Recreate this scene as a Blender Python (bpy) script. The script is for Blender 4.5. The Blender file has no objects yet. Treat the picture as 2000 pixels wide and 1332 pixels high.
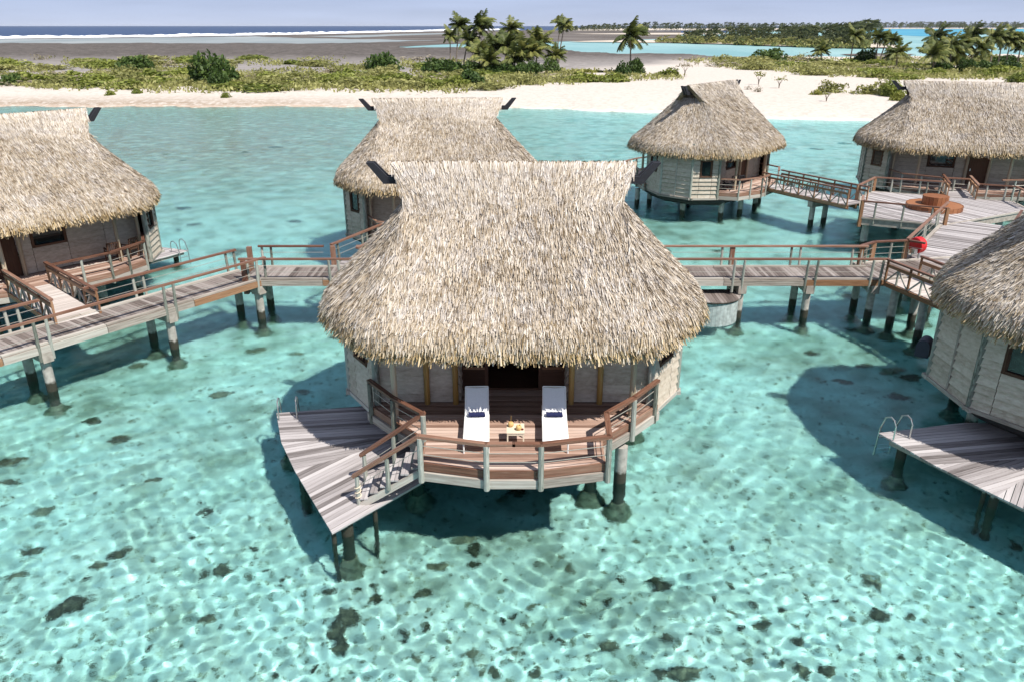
import bpy, math, random
import numpy as np
from mathutils import Vector, Matrix

S = bpy.context.scene
COL = S.collection
R = math.radians
rnd = random.Random(7)
rng = np.random.default_rng(7)

# ------------------------------------------------------------------ camera
CAM_H, PITCH, FPX = 11.6, R(22.3), 1500.0
cam = bpy.data.objects.new('camera', bpy.data.cameras.new('camera'))
COL.objects.link(cam)
S.camera = cam
cam.location = (0, 0, CAM_H)
cam.rotation_euler = (R(90) - PITCH, 0, 0)
cam.data.sensor_width = 36
cam.data.lens = 27
cam.data.clip_end = 60000

# ------------------------------------------------------------------ sky and sun
SUN_DIR = Vector((-.5, .5, -1.0)).normalized()      # the way the light travels
world = bpy.data.worlds.new('World')
S.world = world
world.use_nodes = True
wt = world.node_tree
sky = wt.nodes.new('ShaderNodeTexSky')
sky.sky_type = 'NISHITA'
sky.sun_disc = False
sky.sun_elevation = math.asin(-SUN_DIR.z)
sky.sun_rotation = R(135)
sky.air_density = 0.5
sky.dust_density = 0.0
sky.ozone_density = 3.0
tint = wt.nodes.new('ShaderNodeMix')
tint.data_type = 'RGBA'
tint.blend_type = 'MULTIPLY'
tint.inputs[0].default_value = 1.0
tint.inputs[7].default_value = (1.0, 0.86, 1.0, 1)
wt.links.new(sky.outputs[0], tint.inputs[6])
veil = wt.nodes.new('ShaderNodeMix')          # thin even high cloud
veil.data_type = 'RGBA'
veil.inputs[0].default_value = .72
veil.inputs[7].default_value = (4.75, 5.55, 7.5, 1)
cloud_co = wt.nodes.new('ShaderNodeTexCoord')
cloud_sc = wt.nodes.new('ShaderNodeVectorMath')
cloud_sc.operation = 'MULTIPLY'
cloud_sc.inputs[1].default_value = (2.2, 2.2, 26.0)
cloud_n = wt.nodes.new('ShaderNodeTexNoise')
cloud_n.inputs['Scale'].default_value = 1.6
cloud_n.inputs['Detail'].default_value = 5
cloud_r = wt.nodes.new('ShaderNodeMapRange')
cloud_r.inputs[1].default_value = .35
cloud_r.inputs[2].default_value = .65
cloud_r.inputs[3].default_value = .90
cloud_r.inputs[4].default_value = 1.12
cloud_m = wt.nodes.new('ShaderNodeVectorMath')
cloud_m.operation = 'SCALE'
cloud_m.inputs[0].default_value = (4.75, 5.55, 7.5)
wt.links.new(cloud_co.outputs['Generated'], cloud_sc.inputs[0])
wt.links.new(cloud_sc.outputs[0], cloud_n.inputs['Vector'])
wt.links.new(cloud_n.outputs['Fac'], cloud_r.inputs[0])
wt.links.new(cloud_r.outputs[0], cloud_m.inputs['Scale'])
wt.links.new(cloud_m.outputs[0], veil.inputs[7])
wt.links.new(tint.outputs[2], veil.inputs[6])
wt.links.new(veil.outputs[2], wt.nodes['Background'].inputs[0])
wt.nodes['Background'].inputs[1].default_value = 0.075

sun_data = bpy.data.lights.new('sun', 'SUN')
sun_data.energy = 5.0
sun_data.angle = R(0.5)
sun_data.color = (1.0, 0.95, 0.88)
sun_data.cycles.is_caustics_light = True
sun = bpy.data.objects.new('sun', sun_data)
COL.objects.link(sun)
sun.location = (20, -20, 40)
sun.rotation_euler = SUN_DIR.to_track_quat('-Z', 'Y').to_euler()

S.view_settings.view_transform = 'Standard'
S.view_settings.look = 'None'
S.view_settings.gamma = 1
S.view_settings.use_curve_mapping = False
S.view_settings.exposure = 0.42
S.cycles.use_denoising = True
S.cycles.caustics_reflective = False
S.cycles.sample_clamp_indirect = 6
S.cycles.max_bounces = 10
S.cycles.diffuse_bounces = 3
S.cycles.transmission_bounces = 8
S.cycles.transparent_max_bounces = 12


# ------------------------------------------------------------------ helpers
def pix(u, v, z=0.0):
    """a photo pixel to the point at height z it looks at"""
    X, Y = (u - 1000) / FPX, (v - 666) / FPX
    s, c = math.sin(PITCH), math.cos(PITCH)
    t = (CAM_H - z) / (s + c * Y)
    return (X * t, t * (c - Y * s))


def pix_at(u, v, y):
    X, Y = (u - 1000) / FPX, (v - 666) / FPX
    s, c = math.sin(PITCH), math.cos(PITCH)
    t = y / (c - Y * s)
    return (X * t, y, CAM_H - t * (s + c * Y))


def pix_bed(u, v, depth=2.0):
    """a photo pixel to the lagoon bed, bent at the water surface"""
    x, y = pix(u, v, 0)
    d = math.hypot(x, y)
    a = math.atan2(d, CAM_H)
    b = math.asin(math.sin(a) / 1.33)
    k = (d + depth * math.tan(b)) / d
    return (x * k, y * k)


def tag(o, label=None, cat=None, group=None, kind=None):
    if label: o['label'] = label
    if cat: o['category'] = cat
    if group: o['group'] = group
    if kind: o['kind'] = kind
    return o


def empty(name, loc=(0, 0, 0), rz=0.0):
    o = bpy.data.objects.new(name, None)
    COL.objects.link(o)
    o.location = loc
    o.rotation_euler = (0, 0, rz)
    o.empty_display_size = .2
    return o


def link(name, me, parent=None, loc=None, rot=None):
    o = bpy.data.objects.new(name, me)
    COL.objects.link(o)
    if parent is not None: o.parent = parent
    if loc is not None: o.location = loc
    if rot is not None: o.rotation_euler = rot
    return o


def copy_tree(o, parent=None):
    c = o.copy()
    COL.objects.link(c)
    c.parent = parent
    for ch in KIDS.get(o.name, []):
        copy_tree(ch, c)
    return c


KIDS = {}


def index_children():
    KIDS.clear()
    for o in bpy.data.objects:
        if o.parent is not None:
            KIDS.setdefault(o.parent.name, []).append(o)


class MB:
    """collects shapes, build() links them as one mesh object; 'grain' runs along each piece"""
    def __init__(s):
        s.v, s.f, s.g = [], [], []

    def add(s, vs, fs, gs):
        n = len(s.v)
        s.v += [tuple(p) for p in vs]
        s.g += [tuple(p) for p in gs]
        s.f += [tuple(i + n for i in f) for f in fs]
        return s

    def box(s, c, size, rot=None):
        hx, hy, hz = size[0] / 2, size[1] / 2, size[2] / 2
        ax = max(range(3), key=lambda i: size[i])
        vs, gs = [], []
        for x in (-hx, hx):
            for y in (-hy, hy):
                for z in (-hz, hz):
                    p = Vector((x, y, z))
                    l = [x, y, z]
                    gs.append((l[ax], l[(ax + 1) % 3], l[(ax + 2) % 3]))
                    if rot is not None: p = rot @ p
                    vs.append(p + Vector(c))
        return s.add(vs, [(0, 1, 3, 2), (4, 6, 7, 5), (0, 4, 5, 1), (2, 3, 7, 6), (0, 2, 6, 4), (1, 5, 7, 3)], gs)

    def bar(s, a, b, w, h, ext=0.0):
        """rectangular beam, h upright"""
        a, b = Vector(a), Vector(b)
        d = b - a
        L = d.length
        x = d.normalized()
        up = Vector((0, 0, 1))
        if abs(x.z) > .98: up = Vector((0, 1, 0))
        y = up.cross(x).normalized()
        z = x.cross(y)
        M = Matrix((x, y, z)).transposed()
        return s.box((a + b) / 2, (L + 2 * ext, w, h), M)

    def tube(s, a, b, r, n=8, r2=None, cap=True):
        a, b = Vector(a), Vector(b)
        r2 = r if r2 is None else r2
        x = (b - a).normalized()
        up = Vector((0, 0, 1)) if abs(x.z) < .9 else Vector((1, 0, 0))
        y = up.cross(x).normalized()
        z = x.cross(y)
        L = (b - a).length
        vs, gs = [], []
        for p, rr, g in ((a, r, 0), (b, r2, L)):
            for i in range(n):
                t = 2 * math.pi * i / n
                vs.append(p + y * (rr * math.cos(t)) + z * (rr * math.sin(t)))
                gs.append((g, i / n * .5, 0))
        fs = [(i, (i + 1) % n, n + (i + 1) % n, n + i) for i in range(n)]
        if cap: fs += [tuple(range(n))[::-1], tuple(range(n, 2 * n))]
        return s.add(vs, fs, gs)

    def path(s, pts, r, n=6):
        pts = [Vector(p) for p in pts]
        m = len(pts)
        vs, gs, fs = [], [], []
        acc = 0
        for k, p in enumerate(pts):
            d = (pts[min(k + 1, m - 1)] - pts[max(k - 1, 0)]).normalized()
            rr = r[k] if isinstance(r, (list, tuple)) else r
            up = Vector((0, 0, 1)) if abs(d.z) < .9 else Vector((1, 0, 0))
            y = up.cross(d).normalized()
            z = d.cross(y)
            if k: acc += (p - pts[k - 1]).length
            for i in range(n):
                t = 2 * math.pi * i / n
                vs.append(p + y * (rr * math.cos(t)) + z * (rr * math.sin(t)))
                gs.append((acc, i / n * .5, 0))
        for k in range(m - 1):
            for i in range(n):
                fs.append((k * n + i, k * n + (i + 1) % n, (k + 1) * n + (i + 1) % n, (k + 1) * n + i))
        fs += [tuple(range(n))[::-1], tuple(range((m - 1) * n, m * n))]
        return s.add(vs, fs, gs)

    def prism(s, poly, z0, z1, along=(1, 0)):
        n = len(poly)
        ax, ay = along
        l = math.hypot(ax, ay)
        ax, ay = ax / l, ay / l
        vs = [(x, y, z0) for x, y in poly] + [(x, y, z1) for x, y in poly]
        gs = [(x * ax + y * ay, -x * ay + y * ax, z) for x, y, z in vs]
        area = sum(poly[i][0] * poly[(i + 1) % n][1] - poly[(i + 1) % n][0] * poly[i][1] for i in range(n))
        fs = [(i, (i + 1) % n, n + (i + 1) % n, n + i) for i in range(n)] + [tuple(range(n))[::-1], tuple(range(n, 2 * n))]
        if area < 0: fs = [f[::-1] for f in fs]
        return s.add(vs, fs, gs)

    def mesh(s, name, mat, smooth=False):
        me = bpy.data.meshes.new(name)
        me.from_pydata(s.v, [], s.f)
        a = me.attributes.new('grain', 'FLOAT_VECTOR', 'POINT')
        a.data.foreach_set('vector', np.array(s.g, 'f').ravel())
        me.materials.append(mat)
        if smooth:
            me.shade_smooth()
            me.set_sharp_from_angle(angle=R(40))
        me.update()
        return me

    def build(s, name, mat, parent=None, smooth=False):
        return link(name, s.mesh(name, mat, smooth), parent)


def np_mesh(name, v, f, mat, smooth=False, face_attr=None):
    v = np.asarray(v, 'f').reshape(-1, 3)
    f = np.asarray(f, 'i')
    k = f.shape[1]
    me = bpy.data.meshes.new(name)
    me.vertices.add(len(v))
    me.vertices.foreach_set('co', v.ravel())
    me.loops.add(f.size)
    me.loops.foreach_set('vertex_index', f.ravel())
    me.polygons.add(len(f))
    me.polygons.foreach_set('loop_start', np.arange(0, f.size, k, dtype='i'))
    me.update(calc_edges=True)
    if face_attr:
        for nm, arr in face_attr.items():
            a = me.attributes.new(nm, 'FLOAT', 'FACE')
            a.data.foreach_set('value', np.asarray(arr, 'f'))
    me.materials.append(mat)
    if smooth: me.shade_smooth()
    me.validate()
    return me


def clip(poly, n, d):
    """keep n.p <= d"""
    out = []
    m = len(poly)
    for i in range(m):
        p, q = poly[i], poly[(i + 1) % m]
        a, b = n[0] * p[0] + n[1] * p[1] - d, n[0] * q[0] + n[1] * q[1] - d
        if a <= 0: out.append(p)
        if (a < 0 < b) or (b < 0 < a):
            t = a / (a - b)
            out.append((p[0] + (q[0] - p[0]) * t, p[1] + (q[1] - p[1]) * t))
    return out


def planks(poly, along, width, gap, z0, z1, mat, parent, name='plank'):
    l = math.hypot(*along)
    a = (along[0] / l, along[1] / l)
    n = (-a[1], a[0])
    ds = [n[0] * p[0] + n[1] * p[1] for p in poly]
    d = min(ds)
    while d < max(ds) - .02:
        w = width * rnd.uniform(.97, 1.03)
        q = clip(clip(poly, n, d + w - gap), (-n[0], -n[1]), -d)
        if len(q) >= 3:
            c = (sum(p[0] for p in q) / len(q), sum(p[1] for p in q) / len(q))
            dz = rnd.uniform(-.004, .004)
            MB().prism(q, z0, z1 + dz, a).build(name, mat, parent)
        d += w


# ------------------------------------------------------------------ materials
def new_mat(name):
    m = bpy.data.materials.new(name)
    m.use_nodes = True
    t = m.node_tree
    return m, t, t.nodes['Principled BSDF']


def N(t, kind, **kw):
    n = t.nodes.new(kind)
    for k, v in kw.items():
        if k.startswith('i_'):
            key = k[2:]
            n.inputs[int(key) if key.isdigit() else key.replace('_', ' ')].default_value = v
        else:
            setattr(n, k, v)
    return n


def ramp(t, fac, stops):
    r = t.nodes.new('ShaderNodeValToRGB')
    e = r.color_ramp.elements
    while len(e) > 1: e.remove(e[-1])
    e[0].position, e[0].color = stops[0][0], (*stops[0][1], 1)
    for p, c in stops[1:]:
        k = e.new(p)
        k.color = (*c, 1)
    t.links.new(fac, r.inputs[0])
    return r.outputs[0]


def math_node(t, op, a, b):
    n = t.nodes.new('ShaderNodeMath')
    n.operation = op
    for i, x in enumerate((a, b)):
        if isinstance(x, (int, float)): n.inputs[i].default_value = x
        else: t.links.new(x, n.inputs[i])
    return n.outputs[0]


def mix(t, fac, a, b, blend='MIX'):
    n = t.nodes.new('ShaderNodeMix')
    n.data_type = 'RGBA'
    n.blend_type = blend
    for i, x in ((0, fac), (6, a), (7, b)):
        if isinstance(x, (int, float)): n.inputs[i].default_value = x
        elif isinstance(x, tuple): n.inputs[i].default_value = (*x, 1)
        else: t.links.new(x, n.inputs[i])
    return n.outputs[2]


def noise(t, vec, scale, detail=4, rough=.55, dist=0.0):
    n = N(t, 'ShaderNodeTexNoise')
    n.inputs['Scale'].default_value = scale
    n.inputs['Detail'].default_value = detail
    n.inputs['Roughness'].default_value = rough
    n.inputs['Distortion'].default_value = dist
    if vec is not None: t.links.new(vec, n.inputs['Vector'])
    return n.outputs['Fac']


def bump(t, b, h, strength, dist=.02):
    n = N(t, 'ShaderNodeBump')
    n.inputs['Strength'].default_value = strength
    n.inputs['Distance'].default_value = dist
    t.links.new(h, n.inputs['Height'])
    t.links.new(n.outputs[0], b.inputs['Normal'])


def wood(name, stops, rough=.75, spec=.25, spread=.5, streak=(1.2, 22, 22), b_str=.35):
    m, t, b = new_mat(name)
    a = N(t, 'ShaderNodeAttribute', attribute_name='grain')
    oi = N(t, 'ShaderNodeObjectInfo')
    off = N(t, 'ShaderNodeVectorMath', operation='MULTIPLY')
    off.inputs[1].default_value = streak
    t.links.new(a.outputs['Vector'], off.inputs[0])
    add = N(t, 'ShaderNodeVectorMath', operation='ADD')
    sc = math_node(t, 'MULTIPLY', oi.outputs['Random'], 50.0)
    comb = N(t, 'ShaderNodeCombineXYZ')
    for i in range(3): t.links.new(sc, comb.inputs[i])
    t.links.new(off.outputs[0], add.inputs[0])
    t.links.new(comb.outputs[0], add.inputs[1])
    n1 = noise(t, add.outputs[0], 1.0, 5, .62)
    f = math_node(t, 'ADD', math_node(t, 'MULTIPLY', oi.outputs['Random'], spread), math_node(t, 'MULTIPLY', n1, 1.0 - spread * .5))
    f = math_node(t, 'SUBTRACT', f, spread * .25)
    t.links.new(ramp(t, f, stops), b.inputs['Base Color'])
    b.inputs['Roughness'].default_value = rough
    b.inputs['Specular IOR Level'].default_value = spec
    bump(t, b, n1, b_str, .01)
    return m


def plain(name, col, rough=.6, spec=.4, metal=0.0, var=.12, scale=6.0):
    m, t, b = new_mat(name)
    g = N(t, 'ShaderNodeNewGeometry')
    n1 = noise(t, g.outputs['Position'], scale, 4)
    c0 = tuple(x * (1 - var) for x in col)
    c1 = tuple(min(1, x * (1 + var)) for x in col)
    t.links.new(ramp(t, n1, [(.3, c0), (.7, c1)]), b.inputs['Base Color'])
    b.inputs['Roughness'].default_value = rough
    b.inputs['Specular IOR Level'].default_value = spec
    b.inputs['Metallic'].default_value = metal
    return m


M = {}
M['deck_red'] = wood('deck_timber_red', [(.1, (.15, .085, .06)), (.4, (.36, .235, .18)), (.65, (.49, .36, .295)), (.95, (.62, .50, .43))], spread=.65)
M['deck_grey'] = wood('deck_timber_grey', [(.1, (.11, .095, .09)), (.4, (.28, .255, .25)), (.65, (.40, .37, .365)), (.95, (.55, .52, .51))], spread=.7)
M['deck_pale'] = wood('deck_timber_pale', [(.1, (.30, .26, .23)), (.5, (.52, .46, .42)), (.95, (.66, .61, .57))], spread=.3)
M['deck_brown'] = wood('deck_timber_brown', [(.1, (.07, .055, .048)), (.4, (.155, .125, .11)), (.65, (.24, .205, .185)), (.95, (.37, .33, .305))], spread=.6)
M['rail'] = wood('rail_timber', [(.18, (.06, .025, .016)), (.42, (.16, .075, .047)), (.62, (.25, .14, .095)), (.85, (.42, .29, .225))], rough=.5, spec=.4, spread=.35)
M['truss'] = wood('truss_timber', [(.15, (.09, .042, .022)), (.45, (.23, .12, .062)), (.85, (.42, .26, .16))], spread=.4)
M['beam_grey'] = wood('beam_weathered', [(.15, (.10, .08, .065)), (.45, (.33, .29, .25)), (.7, (.47, .44, .39)), (.95, (.6, .57, .52))], spread=.3)
M['post'] = wood('post_weathered', [(.25, (.035, .035, .025)), (.4, (.16, .17, .14)), (.55, (.29, .30, .26)), (.8, (.46, .46, .41))], spread=.3, streak=(4, 26, 26))
M['bamboo'] = wood('bamboo_post', [(.1, (.16, .085, .02)), (.5, (.36, .21, .06)), (.9, (.52, .35, .14))], rough=.4, spec=.4, spread=.4)
M['palepost'] = wood('pale_timber_post', [(.1, (.22, .17, .11)), (.5, (.42, .34, .24)), (.9, (.58, .49, .37))], spread=.3)
M['board'] = wood('wall_board', [(.1, (.22, .18, .135)), (.45, (.43, .37, .295)), (.7, (.55, .49, .41)), (.95, (.66, .61, .53))], spread=.2, streak=(5, 12, 12), b_str=.6)
M['dark_wood'] = wood('dark_timber', [(.1, (.03, .016, .01)), (.5, (.085, .042, .025)), (.9, (.15, .08, .05))], spread=.4)
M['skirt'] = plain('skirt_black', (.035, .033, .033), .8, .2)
M['horn'] = plain('charcoal_paint', (.022, .022, .026), .6, .3)
M['steel'] = plain('steel', (.55, .55, .53), .35, .5, .9)
M['cable'] = plain('cable_wire', (.42, .39, .34), .45, .5, .4)
M['white'] = plain('white_fabric', (.80, .80, .80), .8, .2, 0, .03, 20)
M['white_metal'] = plain('white_metal', (.78, .77, .74), .4, .4, 0, .03)
M['navy'] = plain('navy_cloth', (.02, .024, .07), .9, .1, 0, .3, 60)
M['table'] = plain('table_beige', (.68, .58, .44), .6, .3, 0, .06, 12)
M['coconut'] = plain('coconut_husk', (.58, .38, .15), .7, .3, 0, .25, 40)
M['flower'] = plain('dark_red_flower', (.14, .02, .02), .7, .3)
M['red'] = plain('red_cover', (.55, .015, .018), .55, .4, 0, .15)
M['rust'] = wood('red_brown_bench', [(.1, (.11, .04, .018)), (.5, (.25, .10, .045)), (.9, (.38, .18, .09))], spread=.35, rough=.55)
M['hull'] = plain('boat_gelcoat', (.8, .8, .8), .3, .5, 0, .03)
M['concrete_cap'] = plain('concrete_cap', (.34, .30, .26), .9, .2, 0, .25, 5)
M['grey_paint'] = plain('grey_locker_paint', (.36, .40, .39), .8, .3, 0, .3, 5)
M['unit'] = plain('dark_unit', (.03, .03, .05), .6, .4)
M['curtain'] = plain('curtain_cloth', (.6, .58, .54), .9, .1)


def glass_mat():
    m, t, b = new_mat('window_glass')
    b.inputs['Base Color'].default_value = (.012, .014, .015, 1)
    b.inputs['Roughness'].default_value = .06
    b.inputs['Specular IOR Level'].default_value = .6
    return m


M['glass'] = glass_mat()


def pile_mat():
    m, t, b = new_mat('concrete_pile')
    g = N(t, 'ShaderNodeNewGeometry')
    sep = N(t, 'ShaderNodeSeparateXYZ')
    t.links.new(g.outputs['Position'], sep.inputs[0])
    n1 = noise(t, g.outputs['Position'], 6, 5)
    base = ramp(t, n1, [(.3, (.27, .25, .22)), (.7, (.46, .43, .39))])
    zz = math_node(t, 'ADD', sep.outputs[2], math_node(t, 'MULTIPLY', math_node(t, 'SUBTRACT', n1, .5), .25))
    mr = N(t, 'ShaderNodeMapRange')
    mr.inputs[1].default_value = .30
    mr.inputs[2].default_value = .40
    t.links.new(zz, mr.inputs[0])
    col = mix(t, mr.outputs[0], (.035, .033, .022), base)          # weed grows up to the tide line
    t.links.new(col, b.inputs['Base Color'])
    b.inputs['Roughness'].default_value = .9
    return m


M['pile'] = pile_mat()


def rock_mat():
    m, t, b = new_mat('coral_rock')
    tc = N(t, 'ShaderNodeTexCoord')
    oi = N(t, 'ShaderNodeObjectInfo')
    n1 = noise(t, tc.outputs['Object'], 4.5, 6, .75)
    f = math_node(t, 'ADD', n1, math_node(t, 'MULTIPLY', math_node(t, 'SUBTRACT', oi.outputs['Random'], .5), .22))
    t.links.new(ramp(t, f, [(.32, (.03, .027, .018)), (.46, (.13, .11, .075)), (.57, (.30, .25, .165)), (.7, (.55, .46, .32))]), b.inputs['Base Color'])
    b.inputs['Roughness'].default_value = .95
    b.inputs['Specular IOR Level'].default_value = .05
    bump(t, b, n1, .8, .1)
    return m


M['rock'] = rock_mat()


M['footing'] = plain('mossy_footing', (.22, .205, .145), .95, .05, 0, .6, 5)


def thatch_mat():
    m, t, b = new_mat('thatch')
    a = N(t, 'ShaderNodeAttribute', attribute_name='shade')
    ti = N(t, 'ShaderNodeAttribute', attribute_name='tint')
    tc = N(t, 'ShaderNodeTexCoord')
    oi = N(t, 'ShaderNodeObjectInfo')
    n1 = noise(t, tc.outputs['Object'], .9, 5, .6)
    n2 = noise(t, tc.outputs['Object'], 5.5, 4, .6)
    f = math_node(t, 'ADD', math_node(t, 'MULTIPLY', a.outputs['Fac'], .62), math_node(t, 'MULTIPLY', n1, .42))
    f = math_node(t, 'ADD', f, math_node(t, 'MULTIPLY', math_node(t, 'SUBTRACT', n2, .5), .55))
    n3 = noise(t, tc.outputs['Object'], 2.1, 4, .6)
    c1 = ramp(t, f, [(.12, (.035, .024, .014)), (.28, (.18, .13, .08)), (.45, (.345, .288, .22)), (.62, (.49, .428, .352)), (.85, (.64, .59, .53))])
    c2 = ramp(t, f, [(.10, (.06, .04, .016)), (.3, (.25, .17, .07)), (.55, (.46, .335, .165)), (.9, (.64, .52, .33))])
    gr = N(t, 'ShaderNodeMapRange')
    gr.inputs[1].default_value = .48
    gr.inputs[2].default_value = .62
    t.links.new(n3, gr.inputs[0])
    c1 = mix(t, math_node(t, 'MULTIPLY', gr.outputs[0], .55), c1, ramp(t, f, [(.12, (.04, .034, .03)), (.45, (.35, .31, .28)), (.85, (.64, .61, .59))]))
    t.links.new(mix(t, ti.outputs['Fac'], c1, c2), b.inputs['Base Color'])
    b.inputs['Roughness'].default_value = .85
    b.inputs['Specular IOR Level'].default_value = .2
    return m


M['thatch'] = thatch_mat()


def leaf_mat(name, dark, mid, light):
    m, t, b = new_mat(name)
    a = N(t, 'ShaderNodeAttribute', attribute_name='shade')
    oi = N(t, 'ShaderNodeObjectInfo')
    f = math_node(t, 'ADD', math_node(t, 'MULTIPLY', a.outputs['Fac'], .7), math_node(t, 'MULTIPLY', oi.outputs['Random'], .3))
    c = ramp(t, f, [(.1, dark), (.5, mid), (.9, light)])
    t.links.new(c, b.inputs['Base Color'])
    b.inputs['Roughness'].default_value = .55
    b.inputs['Specular IOR Level'].default_value = .3
    tr = N(t, 'ShaderNodeBsdfTranslucent')
    t.links.new(c, tr.inputs[0])
    ms = N(t, 'ShaderNodeMixShader')
    ms.inputs[0].default_value = .3
    t.links.new(b.outputs[0], ms.inputs[1])
    t.links.new(tr.outputs[0], ms.inputs[2])
    t.links.new(ms.outputs[0], t.nodes['Material Output'].inputs[0])
    return m


M['leaf_green'] = leaf_mat('shrub_leaf_green', (.06, .09, .015), (.19, .225, .04), (.34, .37, .085))
M['leaf_olive'] = leaf_mat('shrub_leaf_olive', (.10, .11, .03), (.25, .25, .08), (.42, .41, .16))
M['leaf_yellow'] = leaf_mat('shrub_leaf_yellow', (.11, .12, .02), (.25, .26, .05), (.42, .4, .1))
M['leaf_dark'] = leaf_mat('shrub_leaf_dark', (.022, .045, .012), (.055, .10, .022), (.13, .19, .045))
M['leaf_dry'] = leaf_mat('dry_twig_leaf', (.16, .13, .09), (.30, .26, .18), (.42, .37, .26))
M['palm_leaf'] = leaf_mat('palm_leaf', (.03, .045, .012), (.10, .125, .03), (.27, .27, .08))
M['leaf_far'] = leaf_mat('far_wood_leaf', (.035, .05, .02), (.09, .11, .045), (.19, .2, .09))
M['trunk'] = plain('palm_trunk', (.20, .17, .14), .9, .1, 0, .3, 3)


def sand_mat():
    """sand of the lagoon bed, the beach and the ground behind it"""
    m, t, b = new_mat('island_sand')
    g = N(t, 'ShaderNodeNewGeometry')
    sep = N(t, 'ShaderNodeSeparateXYZ')
    t.links.new(g.outputs['Position'], sep.inputs[0])
    P = g.outputs['Position']
    big = noise(t, P, .11, 5, .6)
    mid = noise(t, P, .8, 6, .7)
    fine = noise(t, P, 3.2, 5, .7)
    speck = noise(t, P, 8.5, 6, .75, .8)
    sand = ramp(t, math_node(t, 'ADD', math_node(t, 'MULTIPLY', fine, .45), math_node(t, 'MULTIPLY', speck, .55)), [(.36, (.20, .19, .14)), (.43, (.60, .57, .48)), (.50, (.86, .82, .73)), (.62, (.95, .93, .88))])
    rubble = ramp(t, fine, [(.3, (.13, .125, .085)), (.5, (.32, .305, .23)), (.72, (.66, .62, .51))])
    # algae and broken coral lie in patches on the bed
    pf = N(t, 'ShaderNodeMapRange')
    pf.inputs[1].default_value = .485
    pf.inputs[2].default_value = .61
    t.links.new(math_node(t, 'ADD', math_node(t, 'MULTIPLY', mid, .62), math_node(t, 'MULTIPLY', big, .42)), pf.inputs[0])
    bed = mix(t, math_node(t, 'MULTIPLY', pf.outputs[0], .85), sand, rubble)
    # the reef shallows by the left shore are brown
    lf = N(t, 'ShaderNodeMapRange')
    lf.inputs[1].default_value = 14
    lf.inputs[2].default_value = -26
    t.links.new(math_node(t, 'ADD', sep.outputs[0], math_node(t, 'MULTIPLY', math_node(t, 'SUBTRACT', big, .5), 90)), lf.inputs[0])
    yf = N(t, 'ShaderNodeMapRange')
    yf.inputs[1].default_value = 46
    yf.inputs[2].default_value = 78
    t.links.new(sep.outputs[1], yf.inputs[0])
    sf = N(t, 'ShaderNodeMapRange')
    sf.inputs[1].default_value = .28
    sf.inputs[2].default_value = .5
    t.links.new(mid, sf.inputs[0])
    reef = math_node(t, 'MULTIPLY', math_node(t, 'MULTIPLY', lf.outputs[0], yf.outputs[0]), sf.outputs[0])
    bed = mix(t, math_node(t, 'MULTIPLY', reef, .95), bed, ramp(t, fine, [(.3, (.30, .19, .125)), (.7, (.60, .44, .34))]))
    # dry land
    dry = ramp(t, noise(t, P, 1.3, 5, .7), [(.3, (.43, .375, .32)), (.5, (.53, .48, .425)), (.75, (.58, .535, .485))])
    land = N(t, 'ShaderNodeMapRange')
    land.inputs[1].default_value = .02
    land.inputs[2].default_value = .22
    t.links.new(sep.outputs[2], land.inputs[0])
    col = mix(t, land.outputs[0], bed, dry)
    # wrack and coral shingle along the left shore
    wr = N(t, 'ShaderNodeMapRange')
    wr.inputs[1].default_value = 1.05
    wr.inputs[2].default_value = .35
    t.links.new(sep.outputs[2], wr.inputs[0])
    wx = N(t, 'ShaderNodeMapRange')
    wx.inputs[1].default_value = 5
    wx.inputs[2].default_value = -45
    t.links.new(sep.outputs[0], wx.inputs[0])
    wrack = math_node(t, 'MULTIPLY', math_node(t, 'MULTIPLY', math_node(t, 'MULTIPLY', wr.outputs[0], wx.outputs[0]), land.outputs[0]), ramp(t, noise(t, P, 1.1, 5, .75), [(.36, (0, 0, 0)), (.54, (1, 1, 1))]))
    col = mix(t, math_node(t, 'MULTIPLY', wrack, .8), col, (.26, .19, .13))
    # grey coral rubble behind the scrub
    gy = N(t, 'ShaderNodeMapRange')
    gy.inputs[1].default_value = 160
    gy.inputs[2].default_value = 195
    t.links.new(math_node(t, 'ADD', math_node(t, 'SUBTRACT', sep.outputs[1], math_node(t, 'MULTIPLY', math_node(t, 'MAXIMUM', sep.outputs[0], 0.0), 1.3)), math_node(t, 'MULTIPLY', math_node(t, 'SUBTRACT', noise(t, P, .03, 4), .5), 60)), gy.inputs[0])
    grey = ramp(t, noise(t, P, .35, 6, .75), [(.3, (.045, .04, .036)), (.5, (.10, .088, .08)), (.7, (.20, .18, .165))])
    gd = N(t, 'ShaderNodeMapRange')
    gd.inputs[1].default_value = .25
    gd.inputs[2].default_value = .6
    t.links.new(noise(t, P, .06, 5, .6), gd.inputs[0])
    gfac = math_node(t, 'MULTIPLY', gy.outputs[0], land.outputs[0])
    pale = ramp(t, noise(t, P, .5, 5, .7), [(.3, (.17, .155, .145)), (.7, (.34, .315, .30))])
    far = N(t, 'ShaderNodeMapRange')
    far.inputs[1].default_value = 225
    far.inputs[2].default_value = 310
    t.links.new(sep.outputs[1], far.inputs[0])
    col = mix(t, gfac, col, mix(t, far.outputs[0], pale, grey))
    t.links.new(col, b.inputs['Base Color'])
    b.inputs['Roughness'].default_value = 1
    b.inputs['Specular IOR Level'].default_value = .05
    bump(t, b, fine, .4, .08)
    return m


M['sand'] = sand_mat()


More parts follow.
